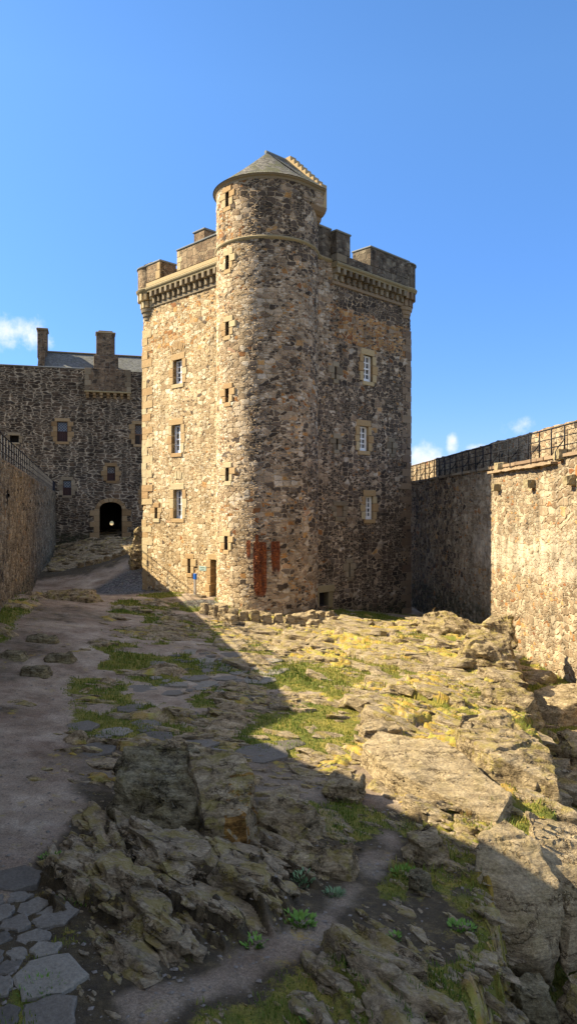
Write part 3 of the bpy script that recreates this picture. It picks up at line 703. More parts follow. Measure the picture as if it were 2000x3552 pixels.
def slit(fr, u0, u1, z0, z1, mat, depth=.6, n=.085):
    s_ = niche(fr, tower, u0, u1, z0, z1, depth, M['void'], 'arrow_slit', n0=.03)
    surround(fr, s_, u0, u1, z0, z1, mat, n=n, lint=.26, sill=.22, jw=.24, ragged=.18, rows=2)
for h in LS.values(): slit(LF, *h, M['ochre'])
# doorway beside the turret, a timber door deep in the shade
dr = LF.block(LD[0], LD[1], -.62, -.55, LD[2] - .2, LD[3], 0).build('door', M['wood'], tower)
niche(LF, dr, *LD, .6, M['ochre'], 'reveal', n0=.05)
zz = np.linspace(LD[2], LD[3], 6)
for i in range(5):
    w = .30 + .16 * (i % 2)
    dressed(LF, dr, 'jamb', LD[0] - w, LD[0], zz[i] + .008, zz[i + 1] - .008, M['ochre'])
dressed(LF, dr, 'lintel', LD[0] - .25, LD[1], LD[3], LD[3] + .3, M['ochre'])
dressed(LF, dr, 'threshold', LD[0] - .2, LD[1] + .1, LD[2] - .3, LD[2], M['ochre'], .35)
# relieving arches of thin set stones
for (uc, zc, rad) in ((-6.85, 11.95, 1.12), (-6.84, 4.9, 1.2)):
    m = MB()
    for i in range(9):
        a = PI / 2 + (i - 4) * .14; ca, sa = math.cos(a), math.sin(a)
        pts = []
        for rr, aa in ((rad, a - .055), (rad, a + .055), (rad + .42, a + .05), (rad + .42, a - .05)):
            pts.append(LF.p(uc + rr * math.cos(aa) * .72, -.05, zc + rr * math.sin(aa)))
        m.prism(pts, LF.N * (.12 + R2.uniform(-.02, .02)))
    m.build('relieving_arch', M['ochre'], tower)

# shaded face
RH = {'W1': (7.2, 7.98, 11.42, 12.85), 'W2': (6.88, 7.63, 7.62, 8.95), 'W3': (7.36, 8.03, 3.9, 5.16)}
RS = {'a': (4.84, 4.98, 11.2, 11.86), 'b': (4.96, 5.1, 7.55, 8.12), 'c': (9.67, 9.79, 7.6, 8.24), 'd': (5.98, 6.1, .85, 1.58), 'e': (4.98, 5.55, 4.05, 4.62)}
RHATCH = (3.62, 4.32, -.5, .2)
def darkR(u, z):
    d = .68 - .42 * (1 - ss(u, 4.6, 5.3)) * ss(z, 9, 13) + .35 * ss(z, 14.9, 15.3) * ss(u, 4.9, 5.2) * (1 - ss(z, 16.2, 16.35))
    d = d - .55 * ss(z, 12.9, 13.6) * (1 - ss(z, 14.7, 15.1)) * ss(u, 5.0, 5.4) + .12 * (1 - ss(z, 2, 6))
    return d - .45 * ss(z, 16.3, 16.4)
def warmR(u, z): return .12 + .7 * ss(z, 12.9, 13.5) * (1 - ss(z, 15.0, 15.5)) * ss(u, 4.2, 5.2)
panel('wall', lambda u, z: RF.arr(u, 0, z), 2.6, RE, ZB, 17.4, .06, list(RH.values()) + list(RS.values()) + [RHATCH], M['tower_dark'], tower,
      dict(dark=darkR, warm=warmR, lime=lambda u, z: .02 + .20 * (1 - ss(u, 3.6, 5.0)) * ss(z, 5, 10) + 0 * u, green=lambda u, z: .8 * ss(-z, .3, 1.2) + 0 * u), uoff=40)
for k_ in ('W1', 'W2'): sash(RF, tower, *RH[k_], .16, M['ochre'], M['red_dressed'])
sash(RF, tower, *RH['W3'], .13, M['ochre'], M['grey_dressed'])
for k_ in 'abcd': slit(RF, *RS[k_], M['grey_dressed'])
# blocked loop and the drain hatch at the foot
bl = RF.block(4.98 + .06, 5.55, -.3, -.04, 4.05, 4.62, .02).build('blocked_opening', M['red_dressed'], tower)
surround(RF, bl, *RS['e'], M['grey_dressed'], lint=.24, sill=.24, jw=.22, rows=2)
ht = niche(RF, tower, *RHATCH, .9, M['void'], 'drain_opening', n0=.05)
dressed(RF, ht, 'lintel', 3.36, 4.74, .2, .56, M['string'], .16)
dressed(RF, ht, 'jamb', 3.36, 3.62, -.5, .19, M['string'], .12); dressed(RF, ht, 'jamb', 4.32, 4.66, -.62, .19, M['string'], .12)

# back faces and roof deck
back_l = Frame(LF.p(LE, 0, 0).to_2d(), Q + PI)       # hidden faces behind
BK = RF.p(RE, 0, 0) - RF.N * 10.15; LC3 = LF.p(LE, 0, 0); RC3 = RF.p(RE, 0, 0)
m = MB()
for a, b in ((LC3, BK), (BK, RC3)):
    a = Vector((a.x, a.y, 0)); b = Vector((b.x, b.y, 0)); d = (b - a).normalized(); nrm = Vector((-d.y, d.x, 0))
    m.hexa([a + Vector((0, 0, ZB)), b + Vector((0, 0, ZB)), b - nrm * .8 + Vector((0, 0, ZB)), a - nrm * .8 + Vector((0, 0, ZB)),
            a + Vector((0, 0, 18.4)), b + Vector((0, 0, 18.4)), b - nrm * .8 + Vector((0, 0, 18.4)), a - nrm * .8 + Vector((0, 0, 18.4))])
m.build('back_wall', M['parapet_dark'], tower)
m = MB(); i1 = LF.p(LE + .3, -.3, 16.9); i2 = LF.p(-.6, -.3, 16.9); i3 = RF.p(RE - .3, -.3, 16.9); i4 = Vector((BK.x, BK.y - .5, 16.9))
m.prism([i1, i2, i3, i4], (0, 0, .12)); m.build('roof_deck', M['lead'], tower)

# stair turret -------------------------------------------------------------
def tfn(u, z):
    a = u / TR
    return np.stack([TC[0] + TR * np.cos(a), TC[1] + TR * np.sin(a), z + 0 * u], -1)
A0, A1 = -PI * 1.12, PI * .10
def ang(nx): return -PI / 2 + math.asin(nx)          # bearing of a point seen at offset nx
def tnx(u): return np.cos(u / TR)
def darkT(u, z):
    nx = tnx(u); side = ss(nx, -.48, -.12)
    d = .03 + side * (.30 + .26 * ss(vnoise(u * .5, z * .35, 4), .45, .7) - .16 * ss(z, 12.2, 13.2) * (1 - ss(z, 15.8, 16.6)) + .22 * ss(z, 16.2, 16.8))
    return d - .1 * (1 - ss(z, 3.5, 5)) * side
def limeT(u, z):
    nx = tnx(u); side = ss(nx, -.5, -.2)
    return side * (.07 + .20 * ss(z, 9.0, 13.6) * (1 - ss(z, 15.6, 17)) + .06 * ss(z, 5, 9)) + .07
def rustT(u, z):
    nx = tnx(u); r = np.zeros_like(z)
    for (x0, w, zt, zb_, amt) in ((-.107, .135, 2.88, -.1, 1.0), (.185, .105, 2.9, 1.0, .9), (-.32, .05, 2.95, 1.65, .85)):
        k_ = (1 - ss(np.abs(nx - x0 + .04 * fbm(u * 3, z * .9, 3, 5)), w * .5, w * 1.25)) * (1 - ss(z, zt - .03, zt + .06)) * ss(z, zb_, zb_ + .9)
        r = np.maximum(r, k_ * amt)
    r = np.maximum(r, .8 * (1 - ss(np.abs(nx + .16), .02, .05)) * (1 - ss(z, 3.2, 3.3)) * ss(z, 2.6, 2.8))
    return r
def px_slit(x0, x1, y0, y1):
    """metric opening of a turret loop from sight lines to its four edges"""
    xm = (x0 + x1) / 2; th = math.atan((xm - 1000) / 2550.0); d = Vector((math.sin(th), math.cos(th)))
    c = Vector(TC); b = d.dot(c); disc = TR * TR - (c.length_squared - b * b); t = b - math.sqrt(max(disc, 0))
    p = d * t; a = math.atan2(p.y - TC[1], p.x - TC[0]); dep = p.y
    return a, EYE + (1776 - y1) / 2550 * dep, EYE + (1776 - y0) / 2550 * dep
TSL = []
for q in ((785, 797, 887, 935), (785, 797, 1117, 1165), (784, 797, 1349, 1396), (785, 797, 1623, 1669), (781, 793, 1860, 1908)):
    a, za, zb_ = px_slit(*q); TSL.append((a, round(za, 2), round(zb_, 2)))
TSU = px_slit(785, 796, 667, 718)
hw = .13
def wrap(a): return a if a <= A1 else a - 2 * PI
holesT = [(wrap(a) * TR - hw, wrap(a) * TR + hw, za, zb_) for a, za, zb_ in TSL]
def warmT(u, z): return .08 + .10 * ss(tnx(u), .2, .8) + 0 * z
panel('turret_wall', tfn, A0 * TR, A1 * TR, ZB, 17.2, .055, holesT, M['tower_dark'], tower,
      dict(dark=darkT, warm=warmT, lime=limeT, rust=rustT, ochre=lambda u, z: 1.0 * (1 - ss(tnx(u), -.5, -.15)) + 0 * z, green=lambda u, z: .7 * ss(-z, .2, .9) * ss(tnx(u), -.4, 0)), uoff=70)  # ochre mask paints the turret's sun side paler
def turret_slit(a, za, zb_):
    n = Vector((math.cos(a), math.sin(a))); o_ = Vector(TC) + n * TR
    fr = Frame((o_.x, o_.y), math.atan2(n.x, -n.y))
    slit(fr, -hw, hw, za, zb_, M['ochre'], depth=.55, n=.07)
for s_ in TSL: turret_slit(*s_)

# upper stage: half round front running back to a crow-stepped gable
ZS = 17.28; ZE = 20.06; GR = 1.43
tR = Vector((math.cos(Q), math.sin(Q))); tN = Vector((math.sin(Q), -math.cos(Q)))    # along the shaded face / outwards from it
half = PI * TR
def upfn(u, z):
    # u from -half/2..half/2 round the front, beyond it straight back along tR
    a = np.clip(u, -half / 2, half / 2) / TR; ex = np.clip(np.abs(u) - half / 2, 0, None); sg = np.sign(u)
    # angle 0 faces -tR; positive turns towards +tN
    dx = -tR.x * np.cos(a) + tN.x * np.sin(a); dy = -tR.y * np.cos(a) + tN.y * np.sin(a)
    return np.stack([TC[0] + TR * dx + ex * tR.x, TC[1] + TR * dy + ex * tR.y, z + 0 * u], -1)
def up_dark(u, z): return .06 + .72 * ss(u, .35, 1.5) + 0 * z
aU = TSU[0]; nU = Vector((math.cos(aU), math.sin(aU))); uU = TR * math.atan2(nU.dot(tN), -nU.dot(tR))
panel('turret_wall', upfn, -half / 2 - GR, half / 2 + .02, ZS - .1, ZE, .055, [(uU - hw, uU + hw, TSU[1], TSU[2])], M['tower_dark'], tower,
      dict(ochre=lambda u, z: .6 - .6 * ss(u, .3, 1.4) + 0 * z, dark=up_dark, warm=lambda u, z: .30 - .2 * ss(u, 1.0, 2) + 0 * z, lime=lambda u, z: .0 * u), uoff=120)  # ochre again lightens the colour towards the sun side
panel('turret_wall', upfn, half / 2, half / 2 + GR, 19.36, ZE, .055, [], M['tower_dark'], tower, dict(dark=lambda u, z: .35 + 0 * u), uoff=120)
turret_slit(*TSU)
aN = math.atan2(tN.y, tN.x)
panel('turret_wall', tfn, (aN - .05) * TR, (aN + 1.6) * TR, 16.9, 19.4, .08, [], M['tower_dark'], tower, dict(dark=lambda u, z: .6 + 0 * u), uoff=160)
# corner corbel carrying the square end, and the gable wall
def P2(r, n, z): v = Vector(TC) + tR * r + tN * n; return Vector((v.x, v.y, z))
m = MB(); prof = [(TR - .95, 18.7), (TR - .50, 18.74), (TR - .36, 18.86), (TR - .32, 19.02), (TR - .2, 19.06), (TR - .06, 19.18), (TR + .02, 19.32), (TR + .03, 19.36), (TR + .05, 19.4), (TR - .95, 19.4)]
m.prism([P2(.55, n_, z_) for n_, z_ in prof], (tR * (GR - .31)).to_3d()); m.build('corner_corbel', M['red_dressed'], tower)
m = MB()
gz_ = [(-TR - .02, 16.8), (TR - .95, 16.8), (TR - .95, 19.36), (TR + .03, 19.36), (TR + .03, ZE + .22)]
nst = 9; rise = (22.62 - (ZE + .22)) / nst; run = (TR + .03) / (nst + .5)
st = []; x = TR + .03; z = ZE + .22
for i in range(nst):
    z += rise; st.append((x, z)); x -= run; st.append((x, z))
prof = gz_ + st + [(-a, b) for a, b in st[::-1]] + [(-TR - .02, ZE + .22)]
m.prism([P2(GR - .18, n_, z_) for n_, z_ in prof], (tR * .42).to_3d()); gab = m.build('crow_stepped_gable', M['ochre'], tower)
# eaves cornice
def sweep(path, prof, closed=False):
    """path: list of (point2d, outward normal2d); prof: list of (out, z)"""
    m = MB(); rings = [[m.bm.verts.new((p.x + n_.x * o_, p.y + n_.y * o_, z_)) for o_, z_ in prof] for p, n_ in path]
    L_ = len(prof)
    for q, w in zip(rings, rings[1:]):
        for k_ in range(L_): m.bm.faces.new((q[k_], w[k_], w[(k_ + 1) % L_], q[(k_ + 1) % L_]))
    m.bm.faces.new(rings[0]); m.bm.faces.new(rings[-1][::-1]); return m
pathU = []
for i in range(61):
    a = -PI / 2 + PI * i / 60; n_ = -tR * math.cos(a) + tN * math.sin(a); pathU.append((Vector(TC) + n_ * TR, n_))
endR = (Vector(TC) + tN * TR + tR * (GR + .05), tN); endL = (Vector(TC) - tN * TR + tR * (GR + .05), -tN)
full = [endL] + pathU + [endR]
sweep(full, [(-.1, ZE - .02), (.06, ZE - .02), (.1, ZE + .08), (.17, ZE + .12), (.2, ZE + .2), (-.1, ZE + .2)]).build('cornice', M['grey_dressed'], tower)
# slated roof: half cone and two slopes
AP = 22.5; bm = bmesh.new(); uvl = bm.loops.layers.uv.new('UVMap'); EZ = ZE + .18; RO = TR + .24
def roof_face(ps, uvs):
    f = bm.faces.new([bm.verts.new(p) for p in ps])
    for l, uv_ in zip(f.loops, uvs): l[uvl].uv = uv_
sl = math.hypot(RO, AP - EZ); nr = 10
apx = Vector((TC[0], TC[1], AP))
for i in range(60):
    ns = [(-tR * math.cos(a) + tN * math.sin(a)).to_3d() for a in (-PI / 2 + PI * i / 60, -PI / 2 + PI * (i + 1) / 60)]
    for j in range(nr):
        f0, f1 = j / nr, (j + 1) / nr
        def pt(n_, f): return Vector((TC[0], TC[1], 0)) + n_ * RO * (1 - f) + Vector((0, 0, EZ + (AP - EZ) * f + .06 * math.sin(f * PI) * -1))
        u0_, u1_ = i * RO * PI / 60, (i + 1) * RO * PI / 60
        if j < nr - 1: roof_face([pt(ns[0], f0), pt(ns[1], f0), pt(ns[1], f1), pt(ns[0], f1)], [(u0_, f0 * sl), (u1_, f0 * sl), (u1_, f1 * sl), (u0_, f1 * sl)])
        else: roof_face([pt(ns[0], f0), pt(ns[1], f0), apx], [(u0_, f0 * sl), (u1_, f0 * sl), (u1_, sl)])
for sg in (1, -1):
    a, b = P2(0, sg * RO, EZ), P2(GR, sg * RO, EZ); c, d = P2(GR, 0, AP), P2(0, 0, AP)
    roof_face([a, b, c, d], [(9, 0), (9 + GR, 0), (9 + GR, sl), (9, sl)])
bmesh.ops.remove_doubles(bm, verts=bm.verts, dist=.002); bmesh.ops.recalc_face_normals(bm, faces=bm.faces)
me = bpy.data.meshes.new('turret_roof'); bm.to_mesh(me); bm.free()
rf = link('turret_roof', me, M['slate_turret'], tower)
m = MB(); m.tube([P2(-.12, 0, AP - .02), P2(GR, 0, AP + .03)], .09, 8); m.build('ridge_roll', M['lead'], rf)

# string course: round the turret, sweeping out along the shaded face
prof = [(-.1, ZS - .10), (.04, ZS - .10), (.12, ZS - .02), (.14, ZS + .03), (.08, ZS + .09), (-.1, ZS + .09)]
path = []
jR = math.asin(1.7 / 2.5)           # angle between tR and the junction
for i in range(56):
    a0_, a1_ = -PI * 1.0, math.atan2(tR.y, tR.x) - jR - .12
    a = a0_ + (a1_ - a0_) * i / 55; n_ = Vector((math.cos(a), math.sin(a))); path.append((Vector(TC) + n_ * TR, n_))
e = path[-1]; tgt = (Vector(TC) + tN * 1.7 + tR * 2.35, tN)
for i in range(1, 8):
    f = i / 8; f2 = f * f * (3 - 2 * f); path.append((e[0].lerp(tgt[0], f) + (tN * -.06 * math.sin(f * PI)), (e[1].lerp(tgt[1], f2)).normalized()))
path.append(tgt); path.append((Vector(TC) + tN * 1.7 + tR * 2.98, tN))
sweep(path, prof).build('string_course', M['string'], tower)

# battlements ---------------------------------------------------------------
def batt(fr, ua, ub, zs, name_mat, corb_u, corb_z0, band_mat, corb_mat):
    sweep([(fr.p(ua, .0, 0).to_2d(), fr.N.to_2d()), (fr.p(ub, .0, 0).to_2d(), fr.N.to_2d())], [(-.2, zs - .15), (.39, zs - .15), (.40, zs - .08), (.46, zs - .02), (.48, zs + .05), (.42, zs + .13), (-.2, zs + .13)]).build('string_course', M['string'], tower)
    fr.block(ua, ub, -.2, .12, corb_z0 - .2, corb_z0, .03).build('corbel_band', band_mat, tower)
    h = zs - .15 - corb_z0
    for u in corb_u:
        m = MB()
        fr.box(m, u - .10, u + .10, -.1, .22, corb_z0, corb_z0 + h * .5)
        fr.box(m, u - .105, u + .105, -.1, .41, corb_z0 + h * .52, zs - .15)
        m.bevel(.03, 2); m.build('corbel', corb_mat, tower)
ZL = 16.72; ZR = 17.08
batt(LF, -9.75, -1.5, ZL, 'l', np.linspace(-8.9, -3.35, 13), 15.95, M['grey_dressed'], M['grey_dressed'])
batt(RF, 4.6, 11.1, ZR, 'r', np.linspace(4.8, 10.55, 13), 16.32, M['red_dressed'], M['grey_dressed'])
pl, pd = M['parapet'], M['parapet_dark']
def merlon(fr, u0, u1, n0, n1, z0, z1, mat, cap=True, name='merlon'):
    o = fr.block(u0, u1, n0, n1, z0, z1, .03).build(name, mat, tower)
    if cap:
        fr.block(u0 - .04, u1 + .04, n0 - .04, n1 + .05, z1, z1 + .1, .03).build('coping', M['lead'], o)
    return o
merlon(LF, -9.35, -1.6, -.7, .4, ZL + .131, 17.08, M['ochre'], False, 'parapet_wall')
merlon(LF, -9.3, -8.0, -.7, .395, 17.08, 18.02, pl)
merlon(LF, -6.46, -1.9, -.7, .395, 17.08, 18.15, pl)
for (u0, u1, z0, z1) in ((-8.42, -8.0, 17.1, 17.55), (-8.3, -8.0, 17.56, 18.0), (-6.46, -6.1, 17.1, 17.5), (-6.46, -6.0, 17.51, 17.8), (-6.46, -6.18, 17.81, 18.13)):
    dressed(LF, tower, 'quoin', u0, u1, z0, z1, M['ochre'], .41, .1)
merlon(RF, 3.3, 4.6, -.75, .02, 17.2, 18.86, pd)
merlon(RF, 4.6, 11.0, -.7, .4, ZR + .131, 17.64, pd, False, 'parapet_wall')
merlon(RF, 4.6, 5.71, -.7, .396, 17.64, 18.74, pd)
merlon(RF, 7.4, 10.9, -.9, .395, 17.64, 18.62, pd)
dressed(RF, tower, 'quoin', 4.62, 5.4, 17.25, 17.64, M['grey_dressed'], .415, .1)
# rounded outer corners on ringed corbels
for fr, ue, sgn, zs, top, mat, mc in ((LF, LE, 1, ZL, 18.0, pl, M['grey_dressed']), (RF, RE, -1, ZR, 18.55, pd, M['red_dressed'])):
    c = fr.p(ue + sgn * .38, -.38, 0); r = .86; c2 = (c.x, c.y)
    o = MB().lathe([(0, zs + .1), (r, zs + .1), (r, top), (0, top)], c2, n=40).build('corner_round', mat, tower, smooth=False)
    MB().lathe([(0, top), (r + .06, top), (r + .06, top + .06), (r, top + .1), (0, top + .12)], c2, n=40).build('coping', M['lead'], o)
    MB().lathe([(r - .3, zs - .15), (r + .0, zs - .15), (r + .08, zs - .04), (r + .11, zs + .05), (r + .03, zs + .13), (r - .3, zs + .13)], c2, n=40).build('string_course', M['string'], o)
    z0 = zs - .95; rr = [(0, z0 - .62), (.50, z0 - .60), (.52, z0 - .42), (.58, z0 - .40), (.60, z0 - .2), (.66, z0 - .18), (.69, z0), (.64, z0 + .02), (.62, zs - .14), (0, zs - .14)]
    MB().lathe(rr, c2, n=36).build('ringed_corbel', mc, o)
    for i in range(9):
        ang_ = -PI / 2 + (i - 4) * .42 - .35 * sgn
        f2 = Frame((c.x + math.cos(ang_) * .62, c.y + math.sin(ang_) * .62), ang_ + PI / 2)
        m = MB(); hgt = zs - .15 - z0
        f2.box(m, -.1, .1, -.05, .10, z0 + .03, z0 + hgt * .5); f2.box(m, -.1, .1, -.05, .25, z0 + hgt * .52, zs - .15); m.bevel(.03, 2); m.build('corbel', mc if sgn < 0 else M['ochre'], o)
# stack rising behind the sunlit parapet
cs = Vector((-4.79, 42.0, 0)); f3 = Frame((cs.x, cs.y), -Q)
o = f3.block(-1.0, 0, -1.6, 0, 16.9, 20.45, .03).build('chimney_stack', pl, tower)
f3.block(-1.06, .06, -1.66, .06, 20.45, 20.56, .03).build('coping', M['lead'], o)
# long and short corner stones
for fr, ue, sg, mat in ((LF, LE, 1, M['ochre']), (RF, RE, -1, M['red_dressed'])):
    z = -1.0 if sg > 0 else -2.0; i = 0
    while z < 14.6:
        h = R2.uniform(.3, .48); w1, w2 = (.85, .4) if i % 2 else (.4, .85)
        w1 += R2.uniform(-.08, .14)
        p_ = .06 + R2.uniform(0, .025)
        m = MB(); u0, u1 = (ue - p_, ue + w1) if sg > 0 else (ue - w1, ue + p_)
        fr.box(m, u0, u1, -w2, p_, z + .006, z + h - .012); m.cut(.22); m.rough(.02, 2.5, i); 
        if not (3.8 < z < 4.7 and sg > 0): m.build('quoin', mat, tower)
        z += h; i += 1
# small sign by the doorway
sg_ = LF.block(-4.98, -4.38, .06, .09, 1.26, 1.5, .006).build('wall_sign', M['plaque'], None)
tag(sg_, 'pale green rectangular sign on tower wall beside the dark doorway', 'sign')
m = MB()
for r_, (a, b) in enumerate(((-4.86, -4.5), (-4.82, -4.56))):
    x = a
    while x < b:
        w = R2.uniform(.02, .035); LF.box(m, x, x + w, .088, .093, 1.41 - r_ * .09, 1.445 - r_ * .09); x += w + R2.uniform(.008, .02)
tx = m.build('lettering', M['plaque_text'], sg_)

# ------------------------------------------------------------------ gatehouse range at the back
gate = empty('gatehouse_range', tuple(BF.p(4, 0, 0)), 'long dark whinstone range with arched gateway, slate roof and two chimneys', 'castle range')
GH = {'b1': (.23, 1.25, 11.5, 13.55), 'b2': (8.0, 9.2, 11.4, 13.5), 'b3': (5.18, 5.99, 7.55, 9.05), 'b4': (.79, 1.61, 6.0, 7.55)}
GX = {'w5': (-4.3, -3.45, 11.3, 12.0), 'rec': (8.75, 9.6, 4.66, 7.06)}
ARCH = (4.36, 6.72, 1.2, 5.35)
panel('wall', lambda u, z: BF.arr(u, 0, z), -9.5, 14.0, -1.5, 19.0, .10, list(GH.values()) + list(GX.values()) + [(ARCH[0], ARCH[1], ARCH[2], ARCH[3])], M['gatehouse'], gate,
      dict(dark=lambda u, z: .0 * u + .3 * ss(z, 16.2, 17.6) - .25 * (1 - ss(z, 3, 6)), lime=lambda u, z: .22 * gauss(u, z, .7, 12.6, 1.3, 2.0) + .22 * gauss(u, z, -3.6, 12.4, 1.6, 1.2) + .08 * gauss(u, z, -4, 14, 4, 3) - .08 * ss(z, 16.5, 17.5), warm=lambda u, z: .3 * (1 - ss(z, 3.5, 9)) * ss(u, 1, 3) + 0 * z,
           green=lambda u, z: .9 * (1 - ss(z, 1.6, 2.6)) + 0 * u), uoff=200)
def slab_win(k_, shutter=True, depth=.35, mullion=False):
    u0, u1, z0, z1 = GH[k_]; zm = z0 + (z1 - z0) * .5; d = -depth
    w = MB(); f = .06
    BF.box(w, u0, u0 + f, d - .05, d + .04, z0, z1); BF.box(w, u1 - f, u1, d - .05, d + .04, z0, z1)
    BF.box(w, u0 + f, u1 - f, d - .05, d + .04, z1 - f, z1); BF.box(w, u0 + f, u1 - f, d - .05, d + .05, zm - .05, zm + .05); BF.box(w, u0 + f, u1 - f, d - .05, d + .04, z0, z0 + f)
    if mullion: BF.box(w, (u0 + u1) / 2 - .05, (u0 + u1) / 2 + .05, d - .05, d + .045, z0 + f, zm - .05)
    win = w.build('window', M['shutter'] if not mullion else M['wood'], gate)
    g = MB(); BF.box(g, u0 + .03, u1 - .03, d - .1, d - .02, zm, z1 - .02); g.build('pane', M['lattice'], win)
    s_ = MB(); n_ = 4
    for i in range(n_):
        a = u0 + f + (u1 - u0 - 2 * f) * i / n_; b = u0 + f + (u1 - u0 - 2 * f) * (i + 1) / n_
        BF.box(s_, a + .004, b - .004, d - .08, d - .01 + .012 * (i % 2), z0 + f, zm - .05)
    s_.build('shutter', M['void'] if mullion else M['shutter'], win)
    niche(BF, win, u0, u1, z0, z1, depth + .12, M['ochre_dark'], 'reveal', n0=.05)
    surround(BF, win, u0, u1, z0, z1, M['grey_dressed'] if k_ == 'b4' else M['ochre_dark'] if k_ != 'b3' else M['ochre_dark'], n=.09, lint=.36, sill=.26, jw=.34, ragged=.22)
slab_win('b1'); slab_win('b3'); slab_win('b4'); slab_win('b2', mullion=True)
for k_ in ('w5', 'rec'):
    o = niche(BF, gate, *GX[k_], .9, M['void'], 'opening', n0=.05); surround(BF, o, *GX[k_], M['grey_dressed'] if k_ == 'w5' else M['ochre_dark'], n=.09, lint=.3, sill=.18, jw=.25)
# arched gateway: pend running through to a lit hole
aw = ARCH[1] - ARCH[0]; ac = (ARCH[0] + ARCH[1]) / 2; zsp = 4.62
def arch_pts(wd, zb, n=14, rise=.72, zs_=zsp):
    return [(ac - wd / 2, zb)] + [(ac - wd / 2 * math.cos(PI * i / n), zs_ + rise * math.sin(PI * i / n)) for i in range(n + 1)] + [(ac + wd / 2, zb)]
inn = arch_pts(2.26, 1.0)
gt = MB()
for i in range(2, len(inn) - 1):
    (ua, za), (ub, zb_) = inn[i - 1], inn[i]
    pts = [BF.p(ua, .0, za), BF.p(ub, .0, zb_), BF.p(ub, .0, 5.6), BF.p(ua, .0, 5.6)]
    gt.prism([q + BF.N * .03 for q in pts], BF.N * -.5)
gway = gt.build('gateway', M['ochre_dark'], gate)
nv = 9
for i in range(nv):      # arch stones
    a0_, a1_ = PI * i / nv + .012, PI * (i + 1) / nv - .012
    m = MB(); pts = []
    for rr, aa in ((0, a0_), (0, a1_), (1, a1_), (1, a0_)):
        w = 1.13 + .42 * rr; h_ = .72 + .42 * rr; pts.append(BF.p(ac - w * math.cos(aa), -.3, zsp + h_ * math.sin(aa)))
    m.prism(pts, BF.N * .41); m.bevel(.02); m.build('voussoir', M['ochre_dark'], gway)
for sd in (-1, 1):
    z = 1.0; i = 0
    while z < zsp - .05:
        h = min(.58, zsp - z); w = .5 + .42 * (i % 2) + R2.uniform(0, .12)
        a, b = (ac - 1.13 - w, ac - 1.13) if sd < 0 else (ac + 1.13, ac + 1.13 + w)
        dressed(BF, gway, 'jamb', a, b, z + .01, z + h - .01, M['ochre_dark'], .10); z += h; i += 1
pn = MB(); L_ = 9.0
ring0 = [pn.bm.verts.new(BF.p(u, -.2, z)) for u, z in arch_pts(2.5, 1.0, rise=.85)]; ring1 = [pn.bm.verts.new(BF.p(u, -L_, z)) for u, z in arch_pts(2.5, 1.0, rise=.85)]
for i in range(len(ring0)):
    j = (i + 1) % len(ring0); pn.bm.faces.new((ring0[i], ring0[j], ring1[j], ring1[i]))
pn.build('passage', M['void'], gway)
# end wall of the passage with a round opening to daylight
ew = MB(); hc = (5.92, 3.0); hr = .22; n = 20
big = [(4.0, .8), (7.1, .8), (7.1, 5.8), (4.0, 5.8)]
inner = [(hc[0] + hr * math.cos(2 * PI * i / n - 3 * PI / 4), hc[1] + hr * 1.15 * math.sin(2 * PI * i / n - 3 * PI / 4)) for i in range(n)]
outer = []
for i in range(n):
    f = i / n * 4; s0 = int(f) % 4; t = f - int(f); a, b = big[s0], big[(s0 + 1) % 4]; outer.append((a[0] + (b[0] - a[0]) * t, a[1] + (b[1] - a[1]) * t))
vi = [[ew.bm.verts.new(BF.p(u, -L_ - d, z)) for u, z in inner] for d in (0, .4)]; vo = [[ew.bm.verts.new(BF.p(u, -L_ - d, z)) for u, z in outer] for d in (0, .4)]
for i in range(n):
    j = (i + 1) % n
    ew.bm.faces.new((vi[0][i], vi[0][j], vo[0][j], vo[0][i])); ew.bm.faces.new((vi[1][i], vo[1][i], vo[1][j], vi[1][j])); ew.bm.faces.new((vi[0][i], vi[1][i], vi[1][j], vi[0][j])); ew.bm.faces.new((vo[0][i], vo[0][j], vo[1][j], vo[1][i]))
ew.build('end_door', M['void'], gway)

# parapet, wall head and corbelled box
BF.block(-9.5, 14, -1.0, -.02, 17.5, 19.02, .03).build('parapet_wall', M['gate_brown'], gate)
BF.block(-9.5, 2.9, -1.05, .1, 19.02, 19.12, .03).build('coping', M['lead'], gate)
bx = BF.block(2.95, 7.55, -.2, .46, 16.8, 19.1, .03).build('corbelled_box', M['gate_brown'], gate)
for i, (z0, z1) in enumerate(((16.82, 17.3), (17.32, 17.85), (17.87, 18.4), (18.42, 19.05))):
    w = .42 + .2 * (i % 2)
    for a, b in ((2.93, 2.93 + w), (7.57 - w, 7.57)): BF.block(a, b, .0, .485, z0, z1, .015).build('quoin', M['grey_dressed'], bx)
BF.block(2.9, 7.6, -.1, .52, 16.62, 16.8, .04).build('string_course', M['string'], bx)
for i, u in enumerate(np.linspace(3.2, 7.35, 7)):
    m = MB(); BF.box(m, u - .16, u + .16, -.1, .44, 16.35, 16.62); BF.box(m, u - .14, u + .14, -.1, .24, 16.08, 16.35); m.bevel(.04, 2); m.build('corbel', M['ochre_dark'], bx)
